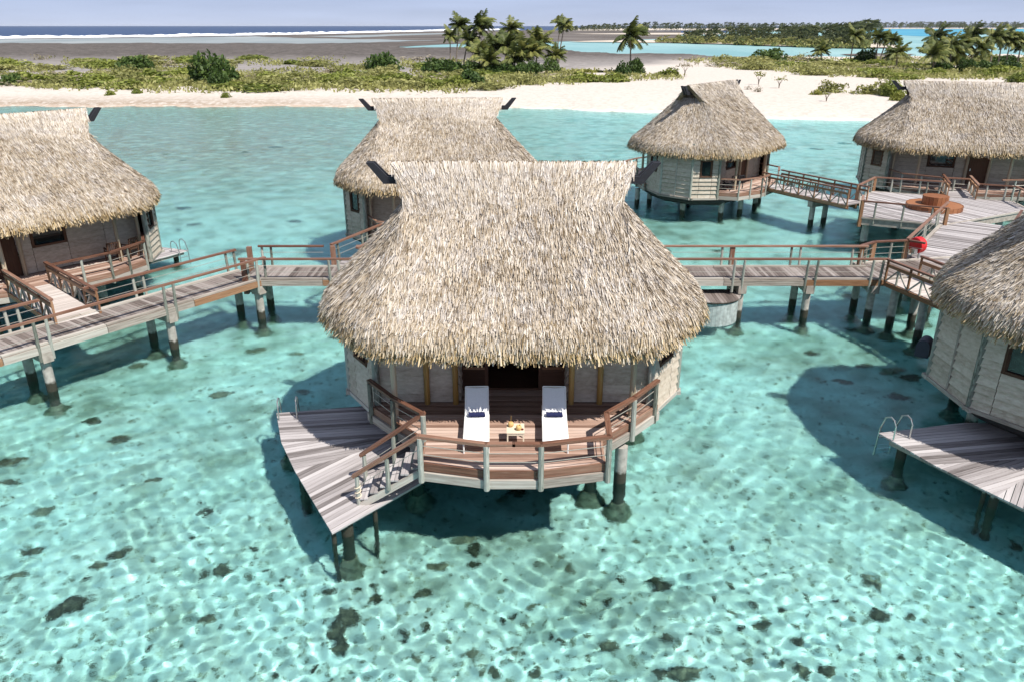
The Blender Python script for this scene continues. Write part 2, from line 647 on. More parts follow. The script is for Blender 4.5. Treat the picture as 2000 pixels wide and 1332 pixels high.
def water_mat():
    m, t, b = new_mat('lagoon_water')
    t.nodes.remove(b)
    o = t.nodes['Material Output']
    g = N(t, 'ShaderNodeBsdfGlass')
    g.inputs['IOR'].default_value = 1.33
    g.inputs['Roughness'].default_value = 0
    g.inputs['Color'].default_value = (.90, 1.0, .995, 1)
    geo = N(t, 'ShaderNodeNewGeometry')
    mp = N(t, 'ShaderNodeVectorMath', operation='MULTIPLY')
    mp.inputs[1].default_value = (1.0, 1.0, 0)
    t.links.new(geo.outputs['Position'], mp.inputs[0])
    n1 = noise(t, mp.outputs[0], 3.6, 5, .62)
    bp = N(t, 'ShaderNodeBump')
    sep = N(t, 'ShaderNodeSeparateXYZ')
    t.links.new(geo.outputs['Position'], sep.inputs[0])
    open_water = N(t, 'ShaderNodeMapRange')          # the breeze ruffles the open lagoon more than the lee of the huts
    open_water.inputs[1].default_value = 24
    open_water.inputs[2].default_value = 60
    open_water.inputs[3].default_value = .2
    open_water.inputs[4].default_value = .95
    t.links.new(sep.outputs[1], open_water.inputs[0])
    t.links.new(open_water.outputs[0], bp.inputs['Strength'])
    bp.inputs['Distance'].default_value = .06
    t.links.new(n1, bp.inputs['Height'])
    t.links.new(bp.outputs[0], g.inputs['Normal'])
    t.links.new(g.outputs[0], o.inputs[0])
    return m


M['water'] = water_mat()


def water_body_mat():
    m, t, b = new_mat('lagoon_water_body')
    t.nodes.remove(b)
    va = N(t, 'ShaderNodeVolumeAbsorption')
    va.inputs['Color'].default_value = (0.0, .88, .93, 1)
    va.inputs['Density'].default_value = .22
    t.links.new(va.outputs[0], t.nodes['Material Output'].inputs['Volume'])
    return m


M['water_body'] = water_body_mat()


def far_water(name, c0, c1, scale, rough=.25, wave=(.02, .25, 1)):
    m, t, b = new_mat(name)
    g = N(t, 'ShaderNodeNewGeometry')
    mp = N(t, 'ShaderNodeVectorMath', operation='MULTIPLY')
    mp.inputs[1].default_value = (1, .35, 1)
    t.links.new(g.outputs['Position'], mp.inputs[0])
    n1 = noise(t, mp.outputs[0], scale, 5, .6)
    t.links.new(ramp(t, n1, [(.35, c0), (.65, c1)]), b.inputs['Base Color'])
    b.inputs['Roughness'].default_value = rough
    b.inputs['Specular IOR Level'].default_value = .12
    bump(t, b, noise(t, mp.outputs[0], .6, 3), .5, .3)
    return m


M['ocean'] = far_water('ocean_water', (.004, .024, .075), (.010, .042, .12), .02, .35)
M['lagoon_far'] = far_water('far_lagoon_water', (.17, .34, .345), (.30, .47, .455), .012, .4)
M['tidal'] = far_water('tidal_pool_water', (.20, .235, .23), (.31, .335, .32), .02, .4)


def ground_mat(name, stops, scale, stretch=(1, 1, 1)):
    m, t, b = new_mat(name)
    g = N(t, 'ShaderNodeNewGeometry')
    mp = N(t, 'ShaderNodeVectorMath', operation='MULTIPLY')
    mp.inputs[1].default_value = stretch
    t.links.new(g.outputs['Position'], mp.inputs[0])
    t.links.new(ramp(t, noise(t, mp.outputs[0], scale, 6, .7), stops), b.inputs['Base Color'])
    b.inputs['Roughness'].default_value = 1
    b.inputs['Specular IOR Level'].default_value = .05
    return m


M['reef'] = ground_mat('reef_flat', [(.3, (.05, .044, .04)), (.5, (.115, .10, .09)), (.7, (.25, .23, .21))], .02, (.35, 1, 1))
M['spit'] = ground_mat('spit_sand', [(.3, (.44, .38, .31)), (.7, (.6, .54, .46))], .05)
M['foam'] = plain('sea_foam', (.82, .84, .86), .8, .2, 0, .05, .2)


# ------------------------------------------------------------------ terrain and water
SHORE = [(-400, 138), (-130, 127), (-92, 124.5), (-55, 123.5), (-20, 124), (0, 121), (10, 118.5), (24, 113.5), (37, 107), (52, 101.5), (72, 99), (120, 96), (500, 90)]


def shore_y(X):
    return np.interp(X, [p[0] for p in SHORE], [p[1] for p in SHORE]) + .8 * np.sin(X * .31) + .5 * np.sin(X * .83 + 1)


def back_y(X, Y):
    u = 1000 + 1500 * X / (Y * .925 + 4.4)
    return np.interp(u, [600, 740, 800, 1080, 1150, 1320, 1420, 1850, 1950], [540, 520, 440, 420, 360, 345, 318, 318, 335]) + 6 * np.sin(u * .03) + 4 * np.sin(u * .071)


def bed_noise(X, Y):
    return .13 * np.sin(X * .9 + 1.3 * np.sin(Y * .5)) * np.sin(Y * .8 + X * .2) + .06 * np.sin(X * 2.3 + Y * 1.1) * np.sin(Y * 2.9 - X * .7) + .035 * np.sin(X * 5.1 - Y * 2) * np.sin(Y * 4.7 + X * 1.5)


def ground_z(X, Y):
    X, Y = np.asarray(X, float), np.asarray(Y, float)
    d = Y - shore_y(X)
    left = np.clip((-X - 2) / 36, 0, 1)
    deep = 2.05 - 1.65 * left * np.clip((Y - 45) / 35, 0, 1) - .85 * np.clip((Y - 35) / 35, 0, 1) * (1 - left)
    wet = -deep * (1 - np.exp(np.minimum(d, 0) / (26 + 14 * left))) + bed_noise(X, Y) * np.clip(-d / 12, 0, 1) * (1 - .85 * left * np.clip((Y - 40) / 30, 0, 1))
    dry = 1.5 * (1 - np.exp(-np.maximum(d, 0) / 9)) + .12 * np.sin(X * .13) * np.sin(Y * .11) * np.clip(d / 20, 0, 1)
    z = np.where(d < 0, wet, dry)
    e = Y - back_y(X, Y)
    return np.where(e > -25, np.minimum(z, 1.3 - (e + 25) * .055), z)


def graded(rows, cols, y0, y1, s):
    ys = y0 * np.exp(np.linspace(0, math.log(y1 / y0), rows))
    xs = np.linspace(-s, s, cols)
    Y, Xs = np.meshgrid(ys, xs, indexing='ij')
    X = Xs * (Y + 3)
    i = np.arange(rows * cols).reshape(rows, cols)
    f = np.stack([i[:-1, :-1], i[:-1, 1:], i[1:, 1:], i[1:, :-1]], -1).reshape(-1, 4)
    return X, Y, f


X, Y, f = graded(420, 320, 3.0, 640, 1.35)
terrain = link('island_ground', np_mesh('island_ground', np.stack([X, Y, ground_z(X, Y)], -1), f, M['sand'], True))
tag(terrain, kind='structure')
terrain.cycles.is_caustics_receiver = True

WAVES = []
wr = np.random.default_rng(3)
for k in range(84):
    L = .12 * 3.6 ** wr.random() if k % 2 else .4 * 7 ** wr.random()
    WAVES.append((L, wr.uniform(0, math.pi), wr.random() * 6.28))


def wave_z(X, Y, ratio):
    Z = np.zeros_like(X)
    sp = ratio * (Y + 3)
    for L, a, ph in WAVES:
        k = 2 * math.pi / L
        amp = .145 / (k * math.sqrt(len(WAVES))) * min(1, L / .30) ** .7 * min(1, (.42 / L) ** .6)
        amp = amp * np.clip((L / sp - 4) / 3, 0, 1)
        # gusts: every wave train swells and dies away from place to place
        gust = .62 + .62 * np.sin(X * .83 / L ** .35 * math.cos(ph) + Y * .7 * math.sin(ph * 1.7) + ph * 3) * np.sin(Y * .9 * math.cos(ph * 2.3) - X * .6 * math.sin(ph) + ph)
        Z += amp * gust * np.sin(k * (X * math.cos(a) + Y * math.sin(a)) + ph + .5 * np.sin(X * .9 + ph * 2) + .5 * np.sin(Y * 1.1 + ph * 5))
    return Z


rows, cols, y0, y1, sx = 930, 780, 6.5, 145, 1.25
X, Y, f = graded(rows, cols, y0, y1, sx)
water = link('lagoon_water', np_mesh('lagoon_water', np.stack([X, Y, wave_z(X, Y, .0031)], -1), f, M['water'], True))
tag(water, kind='structure')
water.cycles.is_caustics_caster = True
body = MB().box((0, 74, -1.94), (360, 146, 4.0)).build('water_body', M['water_body'], water)
tag(body, kind='structure')


def sheet(name, pts, z, mat, kind='structure', rough_edge=0.0, sub=4):
    """flat far sheet whose outline is given in photo pixels"""
    out = []
    n = len(pts)
    for i in range(n):
        a, b = pts[i], pts[(i + 1) % n]
        for k in range(sub):
            t = k / sub
            u, v = a[0] + (b[0] - a[0]) * t, a[1] + (b[1] - a[1]) * t
            x, y = pix(u, v + rnd.uniform(-rough_edge, rough_edge), z)
            out.append((x, y, z))
    me = bpy.data.meshes.new(name)
    me.from_pydata(out, [], [tuple(range(len(out)))])
    me.materials.append(mat)
    me.update()
    if me.polygons[0].normal.z < 0: me.flip_normals()
    o = link(name, me)
    return tag(o, kind=kind)


me = bpy.data.meshes.new('ocean')
me.from_pydata([(-20000, 330, -.35), (20000, 330, -.35), (20000, 22000, -.35), (-20000, 22000, -.35)], [], [(0, 1, 2, 3)])
me.materials.append(M['ocean'])
tag(link('ocean', me), kind='structure')
sheet('inner_lagoon', [(600, 112), (2700, 125), (2700, 64), (1950, 59.5), (1690, 59), (1500, 62), (1250, 70), (900, 84), (600, 92)], -.2, M['lagoon_far'])
sheet('deep_channel', [(1660, 57.5), (1700, 66), (1800, 72), (1990, 66), (2700, 74), (2700, 60), (1900, 57)], -.1, far_water('channel_water', (.03, .22, .36), (.08, .36, .46), .008, .4), rough_edge=.4)
sheet('reef_flat', [(-900, 96), (-900, 84), (0, 76.5), (300, 73), (600, 68), (860, 61.5), (1150, 59), (1330, 62), (1330, 76), (1150, 81), (900, 86), (760, 93), (600, 97), (0, 103)], -.05, M['reef'], rough_edge=.5, sub=8)
sheet('tidal_flat', [(-900, 95), (-900, 85), (0, 77.5), (300, 74), (500, 72), (620, 76), (860, 79.5), (700, 84), (560, 87), (300, 90), (0, 88)], .05, M['tidal'], rough_edge=.6, sub=8)
sheet('tidal_flat', [(600, 72), (860, 65.5), (880, 67), (760, 71), (700, 74)], .06, M['tidal'], rough_edge=.3, sub=6)
sheet('sand_bank', [(1110, 82.5), (1200, 79), (1420, 79), (1420, 86), (1250, 83.5)], .2, M['spit'], rough_edge=.3)
sheet('sand_bank', [(1110, 67), (1300, 65), (1500, 67), (1300, 68.5)], .2, M['spit'], rough_edge=.2)
sheet('sand_spit', [(1280, 83), (1400, 86), (1550, 90.5), (1650, 93), (1760, 94), (1775, 92), (1700, 82), (1500, 72), (1330, 76)], .45, M['spit'], rough_edge=.3)
sheet('sandbar', [(1640, 107), (1700, 104.5), (1790, 106.5), (1760, 110), (1680, 110)], .1, M['reef'], rough_edge=.4)
sheet('far_islet_ground', [(1120, 60.5), (1400, 60), (1700, 60.5), (1700, 56), (1120, 56)], .5, M['spit'])


def surf_line():
    """broken white surf: a ridge of tumbling lumps along the reef edge"""
    pts = [(-900, 83.5), (0, 75.6), (300, 72.1), (600, 67.2), (860, 61), (1010, 58.4)]
    v, f = [], []
    for a, b in zip(pts, pts[1:]):
        n = int(abs(b[0] - a[0]) / 3)
        for k in range(n):
            t = k / n
            u, w = a[0] + (b[0] - a[0]) * t, a[1] + (b[1] - a[1]) * t
            for q in range(2):
                x, y = pix(u + rnd.uniform(-3, 3), w - abs(rnd.gauss(0, .7)), 0)
                s = y / 900
                h = rnd.uniform(.4, 1.5) * s ** .5 * (1.5 if rnd.random() < .2 else .8)
                L, W = rnd.uniform(2, 9) * s, rnd.uniform(8, 40) * s ** 2
                i = len(v)
                v += [(x - L, y - W * .4, -.2), (x + L, y - W * .5, -.2), (x + L * .7, y + W, -.2), (x - L * .8, y + W, -.2),
                      (x - L * .5, y, h * rnd.uniform(.5, 1)), (x + L * .5, y, h)]
                f += [(i, i + 1, i + 5, i + 4), (i + 1, i + 2, i + 5), (i + 2, i + 3, i + 4, i + 5), (i + 3, i, i + 4)]
    me = bpy.data.meshes.new('surf')
    me.from_pydata(v, [], f)
    me.materials.append(M['foam'])
    return tag(link('surf', me), 'white breaking surf along the outer reef edge', 'surf', kind='stuff')


surf_line()


# ------------------------------------------------------------------ bungalow
RIDGE_Z, NECK_Z, EAVE_Z = 8.1, 7.1, 4.42
NX, NY, RX = 2.93, 1.0, 3.42


def roof_rings():
    bot = [(-3.5, -4.3), (3.5, -4.3), (5.5, -1.45), (5.5, 1.45), (3.5, 4.3), (-3.5, 4.3), (-5.5, 1.45), (-5.5, -1.45)]
    top = [(-NX, -NY), (NX, -NY), (NX, -NY * .33), (NX, NY * .33), (NX, NY), (-NX, NY), (-NX, NY * .33), (-NX, -NY * .33)]
    seg = [60, 32, 26, 32, 60, 32, 26, 32]
    B, T = [], []
    for i in range(8):
        for k in range(seg[i]):
            t = k / seg[i]
            B.append(np.array(bot[i]) * (1 - t) + np.array(bot[(i + 1) % 8]) * t)
            T.append(np.array(top[i]) * (1 - t) + np.array(top[(i + 1) % 8]) * t)
    B, T = np.array(B), np.array(T)
    for _ in range(70):                                   # round the corners
        B = .5 * B + .25 * (np.roll(B, 1, 0) + np.roll(B, -1, 0))
    return T, B


ROOF_T, ROOF_B = roof_rings()
NS = len(ROOF_T)


def roof_point(s, t):
    """s runs round the roof (0..NS), t from neck to eave"""
    i = np.floor(s).astype(int) % NS
    j = (i + 1) % NS
    w = (s - np.floor(s))[:, None]
    T = ROOF_T[i] * (1 - w) + ROOF_T[j] * w
    B = ROOF_B[i] * (1 - w) + ROOF_B[j] * w
    tt = t[:, None]
    xy = T * (1 - tt) + B * tt
    z = NECK_Z + (EAVE_Z - NECK_Z) * t - .05 * np.sin(math.pi * t) - .22 * np.clip((t - .9) / .1, 0, 1) ** 2
    return np.concatenate([xy, z[:, None]], 1)


def straws(P, D, Nn, L, W, lift, yaw):
    """flat stalks: centre root P, direction D down the slope, normal Nn"""
    side = np.cross(D, Nn)
    D2 = D * np.cos(yaw)[:, None] + side * np.sin(yaw)[:, None]
    side = np.cross(D2, Nn)
    roll = rng.normal(0, .5, len(P))[:, None]
    side = side * np.cos(roll) + Nn * np.sin(roll)
    a = P + Nn * .012
    b = P + D2 * L[:, None] + Nn * lift[:, None]
    w = W[:, None] * .5
    v = np.stack([a - side * w, a + side * w, b + side * w * .55, b - side * w * .55], 1)
    return v.reshape(-1, 3)


def build_thatch():
    # --- under layer
    rings = []
    s = np.arange(NS, dtype=float)
    for t in np.linspace(0, 1, 16): rings.append(roof_point(s, np.full(NS, t)))
    e = rings[-1]
    for k, dz in ((1.0, -.12), (.975, -.22), (.72, .75), (.45, 1.9)):
        r = e.copy()
        r[:, :2] *= k
        r[:, 2] = EAVE_Z - .2 + dz
        rings.append(r)
    V = np.concatenate(rings)
    F = []
    for a in range(len(rings) - 1):
        for i in range(NS):
            j = (i + 1) % NS
            F.append((a * NS + i, (a + 1) * NS + i, (a + 1) * NS + j, a * NS + j))
    V, F = V.tolist(), F
    # gable end walls set back under the ridge
    for sg in (-1, 1):
        n = len(V)
        V += [(sg * 2.5, -NY * 1.05, NECK_Z - .1), (sg * 2.5, NY * 1.05, NECK_Z - .1), (sg * 2.5, .05, RIDGE_Z - .16), (sg * 2.5, -.05, RIDGE_Z - .16)]
        F.append((n, n + 1, n + 2, n + 3))
        n = len(V)
        V += [(sg * 2.5, -NY, NECK_Z - .08), (sg * 2.5, NY, NECK_Z - .08), (sg * NX, NY, NECK_Z), (sg * NX, -NY, NECK_Z)]
        F.append((n, n + 1, n + 2, n + 3))
    # saddle over the ridge, a thick folded mat
    prof = [(-NY - .02, NECK_Z - .02), (-.5, NECK_Z + .53), (-.16, RIDGE_Z - .1), (-.07, RIDGE_Z - .02), (0, RIDGE_Z), (.07, RIDGE_Z - .02), (.16, RIDGE_Z - .1), (.5, NECK_Z + .53), (NY + .02, NECK_Z - .02)]
    inn = [(NY - .2, NECK_Z - .14), (.4, NECK_Z + .36), (0, RIDGE_Z - .28), (-.4, NECK_Z + .36), (-NY + .2, NECK_Z - .14)]
    loop = prof + inn
    def half(z): return NX + (RX - NX) * max(0, (z - NECK_Z)) / (RIDGE_Z - NECK_Z)
    n = len(V)
    m = len(loop)
    for sg in (-1, 1):
        V += [(sg * half(z), y, z) for y, z in loop]
    for i in range(m):
        j = (i + 1) % m
        F.append((n + i, n + j, n + m + j, n + m + i))
    k = len(prof)
    for base, flip in ((n, False), (n + m, True)):
        for i in range(4):
            q = (base + i, base + i + 1, base + m - 2 - i if i < 2 else base + 11, base + m - 1 - i if i < 2 else base + 11)
            q = tuple(dict.fromkeys(q))
            F.append(q if flip else q[::-1])
        for i in range(4):
            a0, a1 = base + 8 - i, base + 7 - i
            b0, b1 = base + min(9 + i, 11), base + min(10 + i, 11)
            q = tuple(dict.fromkeys((a0, a1, b1, b0)))
            F.append(q if not flip else q[::-1])
    tri = []
    for q in F:
        tri.append(tuple(q) if len(q) == 4 else tuple(q) + (q[-1],))
    base_me = bpy.data.meshes.new('roof')
    base_me.from_pydata(V, [], F)
    base_me.materials.append(M['thatch'])
    a = base_me.attributes.new('shade', 'FLOAT', 'FACE')
    a.data.foreach_set('value', np.full(len(base_me.polygons), .16, 'f'))
    a = base_me.attributes.new('tint', 'FLOAT', 'FACE')
    a.data.foreach_set('value', np.full(len(base_me.polygons), .3, 'f'))
    base_me.update()

    # --- stalks on the slopes
    n = 125000
    s = rng.random(n) * NS
    seglen = np.linalg.norm(np.roll(ROOF_B, -1, 0) - ROOF_B, axis=1)
    cum = np.concatenate([[0], np.cumsum(seglen)])
    s = np.interp(rng.random(n) * cum[-1], cum, np.arange(NS + 1))
    t = np.sqrt(rng.random(n) * (1 - .28) + .28)
    t = (t - .53) / .47
    t = np.clip(t, 0, 1) * .985
    P = roof_point(s, t)
    D = roof_point(s, np.minimum(t + .01, 1)) - roof_point(s, np.minimum(t + .01, 1) - .01)
    D /= np.linalg.norm(D, axis=1)[:, None]
    Sd = roof_point(s + .5, t) - roof_point(s - .5 + NS, t)
    Nn = np.cross(Sd, -D)
    Nn /= np.linalg.norm(Nn, axis=1)[:, None]
    Nn *= np.where(Nn[:, 2] < 0, -1, 1)[:, None]
    L = rng.uniform(.2, .6, n)
    W = rng.uniform(.012, .042, n)
    lift = np.abs(rng.normal(.03, .03, n)) + .004
    v1 = straws(P - D * L[:, None] * .5, D, Nn, L, W, lift, rng.normal(0, .16, n))
    tn1 = np.clip(rng.normal(.04, .18, n) + .35 * np.clip((t - .86) / .14, 0, 1), 0, 1)
    # --- saddle stalks
    n2 = 20000
    q = rng.random(n2)
    fx = rng.uniform(-1, 1, n2)
    sg = np.where(rng.random(n2) < .5, -1.0, 1.0)
    z = RIDGE_Z - (RIDGE_Z - NECK_Z) * q
    y = sg * (.05 + (NY - .02) * q)
    hx = NX + (RX - NX) * (1 - q)
    P2 = np.stack([fx * hx, y, z], 1)
    D2 = np.stack([-fx * (RX - NX), sg * NY, np.full(n2, -(RIDGE_Z - NECK_Z))], 1)
    D2 /= np.linalg.norm(D2, axis=1)[:, None]
    N2 = np.stack([np.zeros(n2), sg * .7, np.full(n2, .7)], 1)
    L2 = rng.uniform(.18, .5, n2)
    v2 = straws(P2 - D2 * .05, D2, N2, L2, rng.uniform(.010, .036, n2), np.abs(rng.normal(.03, .025, n2)), rng.normal(0, .14, n2))
    # --- shaggy eave
    n3 = 12500
    s3 = np.interp(rng.random(n3) * cum[-1], cum, np.arange(NS + 1))
    t3 = 1 - np.abs(rng.normal(0, .035, n3))
    P3 = roof_point(s3, t3)
    depth = rng.random(n3)
    P3[:, 2] -= depth * .16
    rad = P3[:, :2] / np.linalg.norm(P3[:, :2], axis=1)[:, None]
    P3[:, :2] -= rad * (depth * .14)[:, None]
    D3 = np.stack([rad[:, 0] * .45, rad[:, 1] * .45, np.full(n3, -1.0)], 1)
    D3 += rng.normal(0, .13, (n3, 3))
    D3 /= np.linalg.norm(D3, axis=1)[:, None]
    N3 = np.stack([rad[:, 0], rad[:, 1], np.full(n3, .45)], 1)
    N3 /= np.linalg.norm(N3, axis=1)[:, None]
    clump = .85 + .18 * np.sin(s3 * 1.9) * np.sin(s3 * .73) + rng.normal(0, .12, n3)
    L3 = np.clip(.31 * clump, .12, .5)
    v3 = straws(P3, D3, N3, L3, rng.uniform(.022, .062, n3), np.abs(rng.normal(.02, .03, n3)), rng.normal(0, .1, n3))
    V = np.concatenate([v1, v2, v3])
    nf = len(V) // 4
    F = np.arange(nf * 4).reshape(-1, 4)
    shade = np.concatenate([np.clip(rng.beta(1.9, 1.5, n), 0, 1), np.clip(rng.beta(2.3, 1.6, n2) + .16 * (1 - q), 0, 1), np.clip(rng.beta(2, 2.1, n3) * .95, 0, 1)])
    tintv = np.concatenate([tn1, np.clip(rng.normal(.05, .12, n2), 0, 1), np.clip(rng.normal(.7, .25, n3), 0, 1)])
    straw_me = np_mesh('thatch_straw', V, F, M['thatch'], False, {'shade': shade, 'tint': tintv})
    return base_me, straw_me


BOARDS = {}


def board_mesh(L, h=.262):
    key = (round(L, 2), round(h, 3))
    if key not in BOARDS:
        mb = MB()
        # lapped board: thicker at its lower edge
        hx = L / 2
        vs = [(-hx, 0, 0), (hx, 0, 0), (hx, -.075, 0), (-hx, -.075, 0), (-hx, 0, h - .02), (hx, 0, h - .02), (hx, -.012, h - .02), (-hx, -.012, h - .02)]
        mb.add(vs, [(0, 1, 2, 3)[::-1], (4, 5, 6, 7), (3, 2, 6, 7), (1, 0, 4, 5), (0, 3, 7, 4), (2, 1, 5, 6)], [(p[0], p[2], p[1]) for p in vs])
        BOARDS[key] = mb.mesh('board', M['board'])
    return BOARDS[key]


FLOOR = 1.75


def wall_panel(root, a, b, z0=1.42, z1=4.8, window=None, frame=M['palepost']):
    """boards laid from a to b, seen from the right-hand side of a->b; window = (z0, z1)"""
    a, b = Vector((*a, 0)), Vector((*b, 0))
    d = b - a
    L = d.length
    ang = math.atan2(d.y, d.x)
    mid = (a + b) / 2
    x = d.normalized()
    n = Vector((x.y, -x.x, 0))                 # outward
    mb = MB()
    mb.bar(a + Vector((0, 0, 0)) - n * .03 + Vector((0, 0, (z0 + z1) / 2)), b - n * .03 + Vector((0, 0, (z0 + z1) / 2)), .03, (z1 - z0)) if window is None else None
    if window is not None:
        for q0, q1 in ((z0, window[0]), (window[1], z1)):
            mb = MB().bar(a - n * .03 + Vector((0, 0, (q0 + q1) / 2)), b - n * .03 + Vector((0, 0, (q0 + q1) / 2)), .03, q1 - q0)
            if q0 == z0: mb.build('wall_panel', M['dark_wood'], root)
    panel = mb.build('wall_panel', M['dark_wood'], root)
    z = z0
    h = .262
    while z < z1 - .05:
        hh = min(h, z1 - z)
        if window is None or z + hh <= window[0] + .02 or z >= window[1] - .02:
            o = link('board', board_mesh(L - .02, h), panel, mid + n * .0 + Vector((0, 0, z)), (rnd.uniform(-.008, .008), rnd.uniform(-.006, .006), ang))
        z += h
    if window is not None:
        w = MB()
        p0, p1 = window
        for zz in (p0 + .04, p1 - .04):
            w.bar(a + x * .02 + n * .03 + Vector((0, 0, zz)), b - x * .02 + n * .03 + Vector((0, 0, zz)), .1, .09)
        for pt in (a + x * .06, b - x * .06):
            w.bar(pt + n * .03 + Vector((0, 0, p0)), pt + n * .03 + Vector((0, 0, p1)), .1, .1)
        wo = w.build('window', M['dark_wood'], root)
        MB().bar(a + x * .1 + Vector((0, 0, (p0 + p1) / 2)), b - x * .1 + Vector((0, 0, (p0 + p1) / 2)), .015, p1 - p0 - .1).build('pane', M['glass'], wo)
    return panel


def railing(root, pts, posts, h=.75, out=None, cables=(.5, .26), z=FLOOR, post_low=-.5, name='railing', pr=.06):
    """handrail along pts, round posts, wires"""
    first = None
    r = MB()
    P3 = [Vector((p[0], p[1], (p[2] if len(p) > 2 else z) + h)) for p in pts]
    for a, b in zip(P3, P3[1:]):
        r.bar(a, b, .135, .075, .035)
    rail = r.build(name, M['rail'], root)
    c = MB()
    for ch in cables:
        for a, b in zip(P3, P3[1:]):
            c.tube(a + Vector((0, 0, ch - h)), b + Vector((0, 0, ch - h)), .011, 5, cap=False)
    c.build('wire', M['cable'], rail)
    for p in posts:
        base = p[2] if len(p) > 2 else z
        lean = Vector((p[3], p[4], 0)) if len(p) > 4 else Vector((0, 0, 0))
        MB().tube((p[0] - lean.x, p[1] - lean.y, base + post_low), (p[0], p[1], base + h - .03), pr, 8, pr * .9).build('post', M['post'], rail, True)
    return rail


def pile(root, x, y, top, r=.17, foot=True, bed=-2.1):
    p = MB().tube((x, y, bed), (x, y, top), r, 14).build('pile', M['pile'], root, True)
    p.cycles.is_caustics_receiver = True
    if foot:
        n = 12
        mb = MB()
        pts = []
        rr = random.Random(int((x * 31 + y * 17) * 100))
        for k, (q, zz) in enumerate(((2.6, bed - .25), (2.4, bed + .2), (1.8, bed + .42), (1.2, bed + .85))):
            for i in range(n):
                t = 2 * math.pi * i / n
                w = r * q * rr.uniform(.82, 1.2) if k < 3 else r * q
                pts.append((x + w * math.cos(t), y + w * math.sin(t), zz + rr.uniform(-.06, .06)))
        fs = [(k * n + i, k * n + (i + 1) % n, (k + 1) * n + (i + 1) % n, (k + 1) * n + i) for k in range(3) for i in range(n)] + [tuple(range(3 * n, 4 * n))]
        mb.add(pts, fs, pts)
        fo = mb.build('footing', M['footing'], p, True)
        fo.cycles.is_caustics_receiver = True
    return p


def ladder(root, x, y, ang, z=.5):
    """stainless bathing ladder with two hoops"""
    ca, sa = math.cos(ang), math.sin(ang)
    def T(l, o, zz): return (x + l * ca - o * sa, y + l * sa + o * ca, zz)   # l along edge, o outward
    mb = MB()
    for l in (-.27, .27):
        mb.path([T(l, -.45, z + .02), T(l, -.45, z + .42), T(l, -.36, z + .58), T(l, -.2, z + .62), T(l, .02, z + .5), T(l, .16, z + .05), T(l, .22, z - 1.3)], .024, 7)
    lo = mb.build('ladder', M['steel'], root, True)
    for k in range(4):
        MB().tube(T(-.27, .17 + .012 * k, z - .25 - .28 * k), T(.27, .17 + .012 * k, z - .25 - .28 * k), .02, 6).build('rung', M['steel'], lo)


